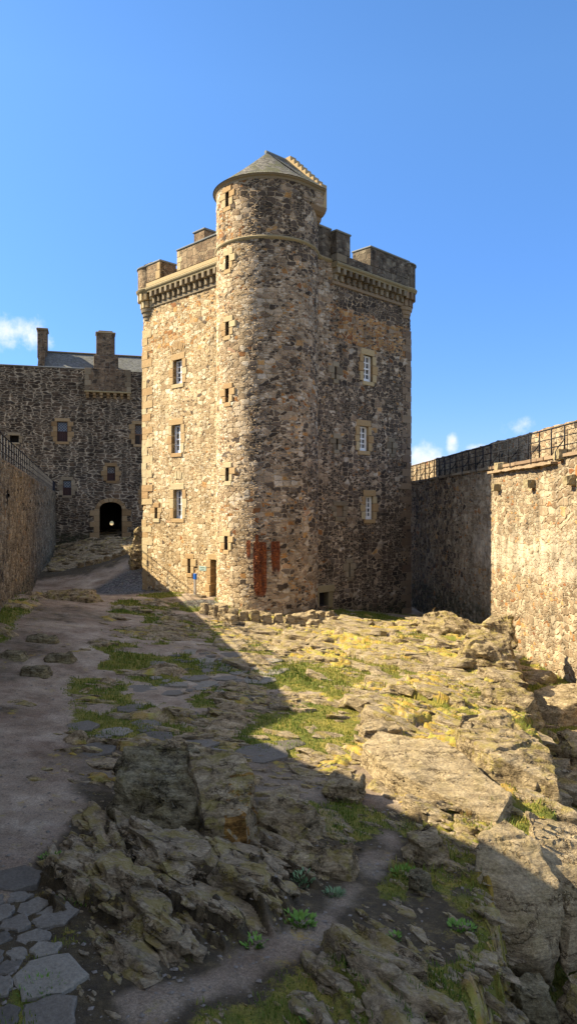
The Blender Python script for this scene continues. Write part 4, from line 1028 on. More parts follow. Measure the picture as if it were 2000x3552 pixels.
# roof behind the parapet
RZ0, RZ1 = 18.6, 21.6
rm = MB()
for (n0, z0, n1, z1) in ((-1.0, RZ0, -5.0, RZ1), (-5.0, RZ1, -9.0, RZ0)):
    d = BF.N * 0 + Vector((0, 0, -.15))
    rm.prism([BF.p(-1.1, n0, z0), BF.p(14, n0, z0), BF.p(14, n1, z1), BF.p(-1.1, n1, z1)], d)
rfo = rm.build('roof', M['slate_gate'], gate)
m = MB(); BF.box(m, -1.1, 14, -5.16, -4.84, RZ1 - .02, RZ1 + .14); m.bevel(.05); m.build('ridge_coping', M['grey_dressed'], rfo)
m = MB()   # gable with steps
stp = []; nn = 9
for i in range(nn):
    f0, f1 = i / nn, (i + 1) / nn; stp += [(-1.0 - 3.6 * f0, RZ0 + .3 + 3.2 * f1), (-1.0 - 3.6 * f1, RZ0 + .3 + 3.2 * f1)]
poly = [(-1.0, 17)] + [(-1.0, RZ0 + .3)] + stp + [(-10 - a, b) for a, b in stp[::-1]] + [(-9.0, 17)]
m.prism([BF.p(-1.75, n_, z_) for n_, z_ in poly], BF.U * .65); m.build('crow_stepped_gable', M['gate_brown'], gate)
ch = BF.block(-1.95, -.95, -5.9, -4.1, 20.8, 23.75, .03).build('chimney_stack', M['gate_brown'], gate)
BF.block(-2.05, -.85, -6.0, -4.0, 23.75, 23.98, .05).build('coping', M['grey_dressed'], ch)
ch = BF.block(3.85, 6.35, -2.7, -.95, 18.9, 20.75, .04).build('chimney_stack', M['gate_brown'], gate)
BF.block(4.1, 6.0, -2.6, -1.1, 20.72, 23.1, .03).build('stack_shaft', M['gate_brown'], ch)
BF.block(4.02, 6.08, -2.68, -1.02, 23.1, 23.25, .04).build('coping', M['grey_dressed'], ch)
BF.block(4.3, 5.8, -2.4, -1.3, 23.25, 23.45, .06).build('stack_head', M['grey_dressed'], ch)

# ------------------------------------------------------------------ curtain walls
lw = empty('curtain_wall', tuple(LWF.p(-40, 0, 0)), 'brown rubble courtyard wall in shade with black railing along its walkway', 'castle wall')
U0, U1 = -56.5, 1.6
putl = [(-46.9, -46.2, 4.55, 5.2), (-34.5, -33.9, 4.8, 5.1), (-30, -29.4, 4.75, 5.05), (-27, -26.4, 4.75, 5.05), (-23.5, -22.9, 4.75, 5.05), (-16, -15.4, 4.75, 5.05), (-12, -11.4, 4.75, 5.05)]
panel('wall', lambda u, z: LWF.arr(u, 0, z), U0, U1, -1.2, 6.3, .09, putl, M['left_wall'], lw,
      dict(warm=lambda u, z: .12 * ss(u, -46, -38) + .25 * gauss(u, z, -26, .9, 6, 1.2), lime=lambda u, z: .12 * gauss(u, z, -45, 3, 4, 3) + 0 * u, green=lambda u, z: .6 * (1 - ss(z, .3, 1.1)) * (1 - .6 * gauss(u, z, -26, .9, 6, 2))), uoff=300)
for h in putl: niche(LWF, lw, *h, .5, M['void'], 'putlog_hole', n0=.05)
m = MB(); LWF.box(m, U0, U1, -1.5, .07, 6.26, 6.36); m.cut(.6); m.rough(.02, 1.5, 3); m.build('walkway', M['grey_dressed'], lw)
LWF.block(U0, U1, -2.2, -1.45, -1.2, 6.38, .03).build('parapet', M['left_wall'], lw)
for u in (-41.2, -20.5, -33.0): LWF.block(u, u + .6, -.3, .22, 5.95, 6.25, .03).build('corbel', M['grey_dressed'], lw)
# unseen rest of the wall at left, bent to cast the foreground shadow
pts = [(-9.1, 22.0), (-8.53, 18.7), (-9.53, 17.05), (-5.32, 10.7), (-4.2, 8.9), (-4.2, -12)]
m = MB()
for (x0, y0), (x1, y1) in zip(pts, pts[1:]):
    a, b = Vector((x0, y0, -1)), Vector((x1, y1, -1)); d = (b - a).normalized(); nr = Vector((d.y, -d.x, 0)) * 1.0
    up = Vector((0, 0, 7.33)); e = d * .01
    m.hexa([a - e, b + e, b + e + nr, a - e + nr, a - e + up, b + e + up, b + e + nr + up, a - e + nr + up])
m.build('end_stretch', M['left_wall'], lw)

rw = empty('curtain_wall', tuple(RWF.p(0, 0, 0)), 'pale lime patched rubble wall in sunlight with stone walkway along its top', 'castle wall')
V0, V1 = -26.0, 17.0
panel('wall', lambda u, z: RWF.arr(u, 0, z), V0, V1, -2.6, 6.2, .07, [], M['right_wall'], rw,
      dict(dark=lambda u, z: .45 * (1 - ss(u, -6.5, -2.5)) + .10 * ss(z, 3.2, 4.6) * (1 - ss(u, -2, 0)) - .08 + 0 * u,
           lime=lambda u, z: .34 * ss(z, .4, 2.4) * ss(u, -5.0, -1.5) - .04 + .16 * (1 - ss(z, 2.5, 4.5)) * ss(z, 1, 2) + 0 * u, warm=lambda u, z: .05 + 0 * u,
           green=lambda u, z: .75 * (1 - ss(z, -.4, .5)) * (1 - ss(u, -1, 1.5))), uoff=400)
us = list(np.arange(V0, V1, 1.45))
for i, u in enumerate(us):       # walkway slabs, each a slab of its own
    m = MB(); b = u + 1.43
    RWF.box(m, u, b, -1.65, .06 + R2.uniform(0, .12), 6.18, 6.30); m.cut(.4); m.rough(.03, 2.0, i); m.build('walkway_slab', M['red_dressed'] if u > 0 else M['grey_dressed'], rw)
m = MB(); RWF.box(m, .3, 6.9, -.2, .30, 5.98, 6.08); m.cut(.3); m.rough(.08, 1.6, 8); m.build('drip_ledge', M['red_dressed'], rw)
m = MB(); RWF.box(m, 1.2, 1.58, -.2, .3, 6.06, 6.38); m.cut(.12); m.rough(.05, 4, 2); m.build('spout_stone', M['string'], rw)
m = MB(); RWF.box(m, 7.1, 7.5, -.2, .28, 6.12, 6.45); m.cut(.12); m.rough(.05, 4, 3); m.build('spout_stone', M['string'], rw)
for (u, z) in ((1.1, 5.36), (4.75, 5.36), (8.1, 5.36)):
    m = MB(); RWF.box(m, u - .17, u + .17, -.3, .34, z - .15, z + .15); m.cut(.1); m.rough(.07, 4, int(u)); m.build('corbel', M['string'], rw)
panel('parapet_face', lambda u, z: RWF.arr(u, -1.65, z), V0, V1, 6.25, 7.78, .07, [], M['right_wall'], rw, dict(dark=lambda u, z: .15 + 0 * u, lime=lambda u, z: -.12 + 0 * u), uoff=460)
m = MB(); RWF.box(m, V0, V1, -2.35, -1.66, -2.6, 7.76); m.cut(.5)
for v in m.bm.verts:
    if v.co.z > 7.5: v.co.z += .07 * mn.noise(v.co * 1.1) + .03 * mn.noise(v.co * 4)
m.build('parapet', M['right_wall'], rw)

# ------------------------------------------------------------------ iron railings
def railing(fr, ua, ub, dz, n0, label, sp=1.07, braces=(), loops=(), feet=False, bal=False):
    o = empty('iron_railing', tuple(fr.p((ua + ub) / 2, n0, dz)), label, 'railing', None)
    I = M['black_iron']
    for z_, r in ((.98, .026), (.62, .018), (.30, .018)):
        MB().tube([fr.p(ua, n0, dz + z_), fr.p(ub, n0, dz + z_)], r, 6).build('rail', I, o, smooth=True)
    k_ = int(round((ub - ua) / sp))
    for i in range(k_ + 1):
        u = ua + (ub - ua) * i / k_
        if feet:   # post foot cranked out over the edge and back into the masonry
            MB().tube([fr.p(u, n0, dz + .98), fr.p(u, n0, dz - .0), fr.p(u, n0, dz - .28), fr.p(u + .02, n0 - .16, dz - .30)], .03, 6).build('post', I, o, smooth=True)
        else: MB().tube([fr.p(u, n0, dz + .98), fr.p(u, n0, dz - .03)], .026, 6).build('post', I, o, smooth=True)
        if i in braces:
            P = [(0, .62), (.02, .52), (.10, .38), (.24, .22), (.33, .06), (.33, -.22), (.14, -.24)]
            MB().tube([fr.p(u + .01, n0 + a, dz + b) for a, b in P], .022, 6).build('brace', I, o, smooth=True)
        if i in loops and i < k_:
            a, b = u + .2, u + (ub - ua) / k_ - .12
            m = MB(); m.tube([fr.p(a, n0, dz + .04), fr.p(a, n0, dz + .80), fr.p(b, n0, dz + .80)], .014, 5); m.build('hoop', I, o, smooth=True)
        if bal and i < k_:
            m = MB()
            for j in range(1, 7): q = u + (ub - ua) / k_ * j / 7; m.tube([fr.p(q, n0, dz + .97), fr.p(q, n0, dz + .06)], .011, 4)
            m.build('infill_bars', I, o)
    if bal: MB().tube([fr.p(ua, n0, dz + .06), fr.p(ub, n0, dz + .06)], .016, 5).build('rail', I, o, smooth=True)
    return o
railing(RWF, -22.6, 9.5, 6.30, .0, 'black iron railing with curved braces on the sunlit wall walkway', braces=range(0, 31, 2), loops=(3, 4, 8, 10, 13, 14, 16, 17, 18, 19, 24, 25, 27, 28, 29))
railing(LWF, -55.0, 1.4, 6.34, .02, 'black iron railing with cranked post feet on the shaded brown wall', sp=1.15, feet=True, bal=False)

# marker post by the doorway
pp = LF.p(-4.7, .55, 0); pz = gz(pp.x, pp.y)
po = empty('marker_post', (pp.x, pp.y, pz), 'slim metal post with blue cap standing before the tower doorway', 'post')
f4 = Frame((pp.x, pp.y), -Q)
f4.block(-.07, .07, -.05, .05, pz - .1, pz + .83, .01).build('shaft', M['steel'], po)
f4.block(-.085, .085, -.065, .065, pz + .83, pz + 1.13, .015).build('cap', M['blue'], po)
f4.block(-.2, .75, -.16, .16, pz - .1, pz + .06, .02).build('base_slab', M['grey_dressed'], po)

# ------------------------------------------------------------------ boulders and loose stones
def rock(name, pts, mat, label, seed=0, res=.07, amp=.05, group=None, cat='boulder', loc=None, rusty=False):
    """craggy stone grown from a hull of corner points (world coordinates)"""
    bm = bmesh.new()
    for p in pts: bm.verts.new(p)
    r = bmesh.ops.convex_hull(bm, input=bm.verts)
    bmesh.ops.delete(bm, geom=[g for g in set(r['geom_interior'] + r['geom_unused']) if isinstance(g, bmesh.types.BMVert)], context='VERTS')
    bmesh.ops.triangulate(bm, faces=bm.faces)
    for _ in range(9):
        e = [e for e in bm.edges if e.calc_length() > res]
        if not e or len(bm.verts) > 30000: break
        bmesh.ops.subdivide_edges(bm, edges=e, cuts=1); bmesh.ops.triangulate(bm, faces=[f for f in bm.faces if len(f.verts) > 3])
    for _ in range(2): bmesh.ops.smooth_vert(bm, verts=bm.verts, factor=.35, use_axis_x=True, use_axis_y=True, use_axis_z=True)
    bm.normal_update(); off = Vector((seed * 7.3, seed * 3.1, seed * 1.9))
    sz = max(v.co.z for v in bm.verts) - min(v.co.z for v in bm.verts)
    for v in bm.verts:
        q = v.co + off
        lay = mn.fractal(Vector((q.x * .9 + q.y * .35, q.y * 1.1, q.z * 3.4)) * (1.1 / max(.35, sz)), 1.0, 2.0, 4)
        cell = mn.cell(Vector((q.x * .8 + .6 * q.z, q.y * 1.1 - .3 * q.x, q.z * 1.7)) * (2.6 / max(.4, sz)))
        v.co += v.normal * (amp * 1.4 * lay + amp * .5 * (cell - .5) + amp * .45 * mn.fractal(q * 7, 1.0, 2.0, 3))
    me = bpy.data.meshes.new(name)
    c = loc or (sum((v.co for v in bm.verts), Vector()) / len(bm.verts)); zmin = min(v.co.z for v in bm.verts); c = Vector((c[0], c[1], zmin))
    bmesh.ops.translate(bm, verts=bm.verts, vec=-c)
    bm.to_mesh(me); bm.free()
    o = bpy.data.objects.new(name, me); COL.objects.link(o); o.location = c; me.materials.append(mat)
    for p in me.polygons: p.use_smooth = True
    me.set_sharp_from_angle(angle=math.radians(38))
    if rusty:
        me.materials.append(M['rock_rust'])
        for p in me.polygons:
            if p.normal.y < -.55 and p.center.x > .12: p.material_index = 1
    if label: tag(o, label, cat, group)
    return o
def blockpts(cx, cy, L, W, H, yaw, tilt=(0, 0), z=None, top=.75, seed=0, sink=.15):
    r = random.Random(seed); c, s_ = math.cos(yaw), math.sin(yaw); z = gz(cx, cy) - sink if z is None else z; P = []
    for sx, sy in ((-1, -1), (1, -1), (1, 1), (-1, 1), (0, -1.1), (1.1, 0), (0, 1.1), (-1.1, 0)):
        for lv in (0, 1):
            k_ = (1 if lv == 0 else top) * r.uniform(.82, 1.05); dx, dy = sx * L / 2 * k_, sy * W / 2 * k_
            dz = 0 if lv == 0 else H * r.uniform(.85, 1.05) + tilt[0] * sx + tilt[1] * sy
            P.append((cx + dx * c - dy * s_, cy + dx * s_ + dy * c, z + dz))
    return P
BB = -.33
# split boulder of the shaded foreground: two halves and a lump behind
rock('boulder', [(-2.62, 10.7, BB), (-2.7, 11.3, BB), (-1.15, 10.05, BB), (-1.1, 11.0, BB), (-2.5, 10.75, .42), (-2.55, 11.4, .62), (-1.95, 10.55, .44), (-1.3, 10.15, .16), (-1.2, 10.2, .02), (-1.75, 10.05, -.02), (-2.5, 10.5, -.05), (-1.5, 11.6, .60), (-1.15, 11.0, .44), (-2.2, 11.6, .66)],
     M['rock_green'], 'dark greenish boulder, left half of the big split rock in the shaded foreground', 3, .05, .075)
rock('boulder', [(-1.33, 10.3, BB - .2), (-1.2, 9.72, BB - .2), (-.52, 9.85, BB - .2), (-.45, 10.9, BB), (-1.4, 11.2, .5), (-1.28, 10.35, .40), (-1.13, 9.75, .16), (-.56, 9.85, .22), (-.5, 10.5, .42), (-.7, 11.4, .58), (-1.6, 11.7, .62)],
     M['rock'], 'grey slab topped boulder with rusty brown front face beside the greenish one', 5, .055, .045, rusty=True)
rock('boulder', blockpts(-2.0, 12.2, 1.35, .8, .78, -.3, (0, .06), seed=4), M['rock'], 'rounded knobbly rock right behind the big split boulder', 8, .07, .06)
# great boulder on the edge of the outcrop
rock('boulder', [(2.42, 9.35, -1.25), (2.5, 8.9, -1.3), (3.2, 8.95, -1.45), (3.35, 9.6, -1.4), (2.35, 9.3, -.6), (2.42, 9.5, -.3), (2.55, 9.9, -.02), (3.0, 10.2, .05), (3.35, 9.9, -.1), (3.42, 9.3, -.42), (3.38, 9.0, -.9), (2.5, 8.95, -.75), (2.95, 8.75, -1.0), (2.8, 9.05, -.42)],
     M['rock_pale'], 'great rounded boulder half in sun with two hollows at the outcrop edge', 11, .05, .035)
rock('boulder', [(3.3, 9.6, -1.2), (3.35, 8.9, -1.3), (4.4, 9.3, -1.3), (4.2, 10.6, -1.1), (3.3, 9.7, -.25), (3.4, 10.6, .0), (4.1, 10.5, -.12), (4.2, 9.5, -.55), (3.5, 9.1, -.75)], M['rock_pale'], 'sloping sunlit rock leaning behind the great rounded boulder', 14, .06, .05)
rock('boulder', blockpts(3.55, 8.35, .95, .7, .52, .3, (-.05, .05), z=-1.62, seed=6), M['rock'], 'brown boulder below the great one at the right edge of the ward', 15, .05, .04)
rock('boulder', blockpts(2.72, 8.25, .55, .5, .62, .1, (0, .04), z=-1.6, seed=9), M['rock_green'], 'dark block wedged under the great rounded boulder', 16, .05, .04)
rock('boulder', blockpts(1.88, 10.0, .55, .5, .55, .5, (.03, .05), seed=12, sink=.2), M['rock'], 'cracked boulder beside the earth track, tip just catching sun', 17, .05, .05)
rock('boulder', blockpts(1.62, 9.15, .3, .28, .38, .9, seed=13), M['rock_green'], 'small upright stone in weeds near the great boulder', 18, .04, .035)
rock('boulder', blockpts(.42, 9.45, 1.05, .55, .42, -.12, (0, .08), seed=14, sink=.2), M['rock'], 'flat topped shaded boulder between the earth track and green weeds', 19, .05, .05)
rock('boulder', blockpts(-.1, 10.7, 1.1, .8, .45, -.6, (-.05, .1), seed=15, sink=.2), M['rock'], 'long tilted rock slab right of the split boulder', 20, .06, .06)
rock('boulder', blockpts(.9, 12.15, .75, .6, .55, -.4, (0, .08), seed=16, sink=.2), M['rock'], 'lichened boulder straddling the shadow edge by the sunlit slab', 21, .06, .05)
rock('boulder', blockpts(1.9, 15.2, 1.0, .6, .42, .1, (0, .06), seed=17), M['rock_pale'], 'pale block sitting alone on the sunlit mossy outcrop', 22, .06, .04)
rock('rock_slab', [(1.3, 13.6, -.55), (1.7, 12.3, -.6), (3.2, 10.9, -.7), (3.6, 11.7, -.5), (3.0, 13.3, -.4), (1.6, 14.0, -.4), (1.35, 13.6, -.02), (1.75, 12.35, -.05), (3.1, 10.95, -.32), (3.55, 11.7, -.2), (2.9, 13.4, .12), (1.7, 14.1, .12)], M['rock_pale'], 'broad smooth sunlit rock slab sloping towards the viewer', 24, .07, .03, cat='rock slab')
rock('rock_slab', [(3.2, 13.9, -.8), (3.4, 12.6, -.8), (4.5, 11.9, -1.0), (4.7, 13.6, -.8), (3.2, 14.0, .16), (3.5, 12.7, .1), (4.4, 12.0, -.15), (4.75, 13.4, -.0), (4.3, 14.8, .3), (3.4, 14.7, .25)], M['rock'], 'blocky sunlit rock shoulder above the grassy trough', 25, .07, .06, cat='rock slab')
rock('boulder', blockpts(6.2, 27.9, 2.8, 1.5, 1.0, -.6, (-.2, .12), seed=20, sink=.5), M['rock'], 'long mossy sunlit crag forming the skyline of the outcrop', 26, .11, .10)
rock('boulder', blockpts(7.2, 25.2, 1.3, 1.0, .95, -.3, (0, .1), seed=21, sink=.4), M['rock'], 'upright sunlit block at the foot of the pale wall', 27, .09, .08)
rock('boulder', blockpts(5.9, 21.8, 1.7, 1.3, 1.1, -.5, (-.1, .2), seed=22, sink=.45), M['rock'], 'broken crag with deep shaded hollow on the outcrop edge', 28, .09, .10)
rock('boulder', blockpts(5.3, 17.6, 1.5, 1.0, .8, -.7, (-.1, .15), seed=23, sink=.4), M['rock'], 'jutting brown rock on the edge above the grassy trough', 29, .08, .08)
rock('boulder', blockpts(7.9, 20.9, 2.0, 1.4, .9, .4, (.1, .1), seed=24, sink=.3), M['rock_pale'], 'pale smooth rock lying against the foot of the lit wall', 30, .09, .06)
rock('boulder', blockpts(7.2, 17.4, 1.9, 1.2, .85, .1, (.0, .12), seed=25, sink=.3), M['rock'], 'ridged rock across the grassy trough from the outcrop', 31, .08, .08)
rock('boulder', blockpts(6.3, 15.4, 1.7, 1.0, .5, .0, (.0, .08), seed=26, sink=.2), M['rock'], 'low brown rock in the grassy trough', 32, .08, .07)
# stones on the turf by the left path
for i, (x, y, L, W, H, yw, lb) in enumerate(((-7.7, 23.0, 1.1, .6, .25, .1, 'flat step stone in the turf by the shaded wall, farthest of four'), (-7.75, 20.7, .9, .6, .25, -.1, 'flat grey stone at the picture edge on turf left of the path'), (-6.5, 20.9, .95, .55, .3, .15, 'oblong stone between turf and the trodden path'), (-6.6, 19.2, .85, .55, .3, .0, 'dark squarish stone, nearest of those in the left turf'))):
    rock('loose_stone', blockpts(x, y, L, W, H, yw, seed=40 + i, sink=.08), M['rock_green'], lb, 40 + i, .07, .03, 'flat stones in the turf by the left path', 'stone')
rock('boulder', blockpts(-10.2, 34.2, 3.0, 1.6, .6, .05, (.05, .05), seed=50, sink=.25), M['rock'], 'low humped brown rock in the path near the left wall', 50, .1, .08)
rock('boulder', blockpts(-9.35, 46.6, 1.3, 1.2, 2.7, .0, seed=51, sink=.3), M['rock'], 'tall rock against the far corner of the tower', 51, .1, .12)
# crumbled stones below the drain at the tower foot
for i, (x, y, L, W, H, lb) in enumerate(((.65, 33.1, 1.3, .7, .5, 'large flat block at the right end of the kerb by the turret'), (1.15, 32.6, .8, .6, .45, 'squared block in front of the largest one by the turret'), (2.0, 33.0, .75, .55, .45, 'rounded stone on grass right of the turret kerb'), (1.75, 32.3, .6, .45, .3, 'low stone on the grass edge before the rounded one'), (.35, 31.9, .8, .5, .3, 'craggy low rock in front of the kerb'), (-3.1, 34.1, .9, .6, .5, 'rough rock just below the tower doorway'), (-2.6, 32.4, .9, .6, .4, 'rock at the left end of the kerb where the shadow begins'))):
    rock('loose_stone', blockpts(x, y, L, W, H, i * .4, seed=60 + i, sink=.1), M['rock_pale'], lb, 60 + i, .08, .04, 'stones at the foot of the turret', 'stone')
# low kerb of rounded stones round the turret foot
kb = empty('stone_kerb', (-1.1, 32.8, -.9), 'low curved kerb of rounded stones below the stair turret', 'kerb')
for i in range(13):
    a = math.radians(-128 + i * 6.6); x, y = TC[0] + 4.45 * math.cos(a), TC[1] + 4.45 * math.sin(a)
    z = gz(x, y) - .2; w = .46
    c_, s_ = math.cos(a + PI / 2), math.sin(a + PI / 2)
    pts = []
    for du in (-w / 2, w / 2):
        for dn in (-.25, .25):
            for h, sh in ((0, 1), (.62 + .12 * random.random(), .72)): pts.append((x + du * sh * c_ - dn * sh * s_, y + du * sh * s_ + dn * sh * c_, z + h))
    o = rock('coping_stone', pts, M['rock_pale'], None, 80 + i, .09, .035); o.parent = kb; o.matrix_parent_inverse = kb.matrix_world.inverted()

# low row of laid stones where the slope to the gate begins
for i in range(9):
    x = -14.2 + i * .62; y = 50.6 - i * .12
    rock('loose_stone', blockpts(x, y, .6, .4, .45, 0, seed=100 + i, sink=.12), M['rock'], 'squared edging stone in the row before the gateway slope', 100 + i, .12, .03, 'edging stones at the foot of the gateway slope', 'stone')

# ledges and splinters of the bedrock breaking through the soil: one mass of rock
def bedrock():
    rnd = np.random.RandomState(12); rr = random.Random(12); protos = []
    for i in range(16):
        bm = bmesh.new(); L, W, H = 1.0, rr.uniform(.38, .65), rr.uniform(.26, .42)
        for _ in range(15):
            a = rr.uniform(0, 6.283); k_ = rr.uniform(.8, 1.0)
            bm.verts.new((L / 2 * math.cos(a) * k_, W / 2 * math.sin(a) * k_, rr.choice((-1, 1)) * H / 2 * rr.uniform(.75, 1)))
        r = bmesh.ops.convex_hull(bm, input=bm.verts)
        bmesh.ops.delete(bm, geom=[g for g in set(r['geom_interior'] + r['geom_unused']) if isinstance(g, bmesh.types.BMVert)], context='VERTS')
        for _ in range(6):
            e = [e for e in bm.edges if e.calc_length() > .115]
            if not e: break
            bmesh.ops.subdivide_edges(bm, edges=e, cuts=1); bmesh.ops.triangulate(bm, faces=[f for f in bm.faces if len(f.verts) > 3])
        bmesh.ops.smooth_vert(bm, verts=bm.verts, factor=.3, use_axis_x=True, use_axis_y=True, use_axis_z=True)
        bm.normal_update(); off = Vector((i * 5.1, i * 2.3, 0))
        for v in bm.verts:
            q = v.co + off; st = mn.noise(Vector((q.x * 1.5, q.y * 2, q.z * 16)))
            v.co += v.normal * (.045 * st + .05 * mn.fractal(q * 5, 1.0, 2.0, 3)) + Vector((.02 * mn.noise(Vector((q.y * 9, q.z * 14, i))), 0, 0))
        bmesh.ops.triangulate(bm, faces=bm.faces); bm.verts.ensure_lookup_table()
        protos.append((np.array([v.co[:] for v in bm.verts]), np.array([[v.index for v in f.verts] for f in bm.faces]))); bm.free()
    # x0, x1, y0, y1, tries, size range, strike, power
    zones = [(-3.2, 1.2, 5.6, 11.2, 420, .5, 1.15, -.93, 1.0), (-3.4, 3.2, 5.4, 11.5, 1500, .16, .62, -.93, 1.2), (-3.4, 3.2, 5.4, 11.8, 3200, .05, .2, -.93, .8), (-1, 7.5, 11, 22, 260, .12, .45, -.85, 1.2), (-1, 7.5, 11, 22, 300, .4, 1.7, -.85, 1.3), (-2.5, 8, 20, 34.5, 250, .7, 2.4, -.75, 1.3), (-7, 1.5, 11.5, 36, 1700, .22, 1.0, -.15, 1.6), (-23, -7.5, 50, 76, 380, .7, 2.2, -.25, 1.0), (4, 8, 9, 30, 140, .3, 1.1, -.6, 1.6)]
    VS, FS, n0 = [], [], 0
    for x0, x1, y0, y1, n, sa, sb, yaw, pw in zones:
        x = rnd.uniform(x0, x1, n); y = rnd.uniform(y0, y1, n); T = terrain(x[:, None], y[:, None])
        R = T[7][:, 0]; keep = rnd.rand(n) < np.clip(R, 0, 1) ** pw * 1.1
        if y0 < 6: keep &= (pathd(x, y, PATH_B) > .30 + .45 * sb - .1) & (x > np.interp(y, [4.6, 6.2, 7, 7.8, 8.6, 9.5], [-1.9, -1.9, -2.05, -2.4, -3.1, -3.4]) + .4 * sb)
        for px_, py_, pz_, rv in zip(x[keep], y[keep], T[0][keep, 0], R[keep]):
            V, F = protos[rnd.randint(16)]; sc = sa + (sb - sa) * rnd.rand() ** 1.8
            Rm = Matrix.Rotation(yaw + rnd.normal(0, .17), 3, 'Z') @ Matrix.Rotation(rnd.normal(.05, .08), 3, 'Y') @ Matrix.Rotation(rnd.normal(-.30 if y0 < 6 else -.12, .16 if y0 < 6 else .1), 3, 'X') @ Matrix.Rotation(0, 3, 'Z')
            M3 = np.array(Rm) * sc; P = (V * np.array([rnd.uniform(1.0, 1.5), rnd.uniform(.75, 1.3), rnd.uniform(.5, .95)])) @ M3.T
            P = P + [px_, py_, pz_ - sc * rnd.uniform(.05, .14)]
            VS.append(P); FS.append(F + n0); n0 += len(V)
    V = np.concatenate(VS); F = np.concatenate(FS)
    me = bpy.data.meshes.new('bedrock'); me.vertices.add(len(V)); me.vertices.foreach_set('co', V.astype(np.float32).ravel())
    me.loops.add(F.size); me.loops.foreach_set('vertex_index', F.ravel().astype(np.int32)); me.polygons.add(len(F)); me.polygons.foreach_set('loop_start', np.arange(0, F.size, 3, dtype=np.int32))
    me.update(calc_edges=True); me.polygons.foreach_set('use_smooth', np.ones(len(F), dtype=bool))
    me.set_sharp_from_angle(angle=math.radians(34))
    o = bpy.data.objects.new('bedrock', me); COL.objects.link(o); me.materials.append(M['slab']); o['kind'] = 'structure'
bedrock()

# grit and small stones too many to count
M['pebble'] = plain('mixed_pebbles', (0.20, 0.175, 0.14), 0.95, 0, .5)
def small_stones():
    rnd = np.random.RandomState(5); V = []; F = []; n = 0
    for _ in range(9000):
        y = 5.2 + 17 * rnd.rand() ** 2.6; x = rnd.uniform(-.5, .5) * (y + 1.2)
        st = terrain(np.array([[x]]), np.array([[y]])) if False else None
        V.append((x, y))
    V = np.array(V); T = terrain(V[:, :1], V[:, 1:]); keep = (T[1][:, 0] < .35) & (T[2][:, 0] < .5) & (rnd.rand(len(V)) < .75)
    pts = np.concatenate([V, T[0]], 1)[keep]
    base = np.array([(1, 0, 0), (-1, 0, 0), (0, 1, 0), (0, -1, 0), (0, 0, .8), (0, 0, -.6)], float)
    fc = np.array([(0, 2, 4), (2, 1, 4), (1, 3, 4), (3, 0, 4), (2, 0, 5), (1, 2, 5), (3, 1, 5), (0, 3, 5)])
    vs = []; fs = []
    for i, p in enumerate(pts):
        r = (.005 + .024 * rnd.rand() ** 4) * (1 + p[1] * .03); a = rnd.rand() * 6.28; c, s_ = math.cos(a), math.sin(a)
        b = base * (1 + .5 * (rnd.rand(6, 3) - .5)) * r * np.array([1.2, .9, .5])
        b = np.stack([b[:, 0] * c - b[:, 1] * s_, b[:, 0] * s_ + b[:, 1] * c, b[:, 2]], 1); vs.append(b + p + [0, 0, r * .2]); fs.append(fc + i * 6)
    me = bpy.data.meshes.new('gravel'); me.from_pydata(np.concatenate(vs).tolist(), [], np.concatenate(fs).tolist())
    o = link('gravel', me, M['pebble']); o['kind'] = 'stuff'
small_stones()

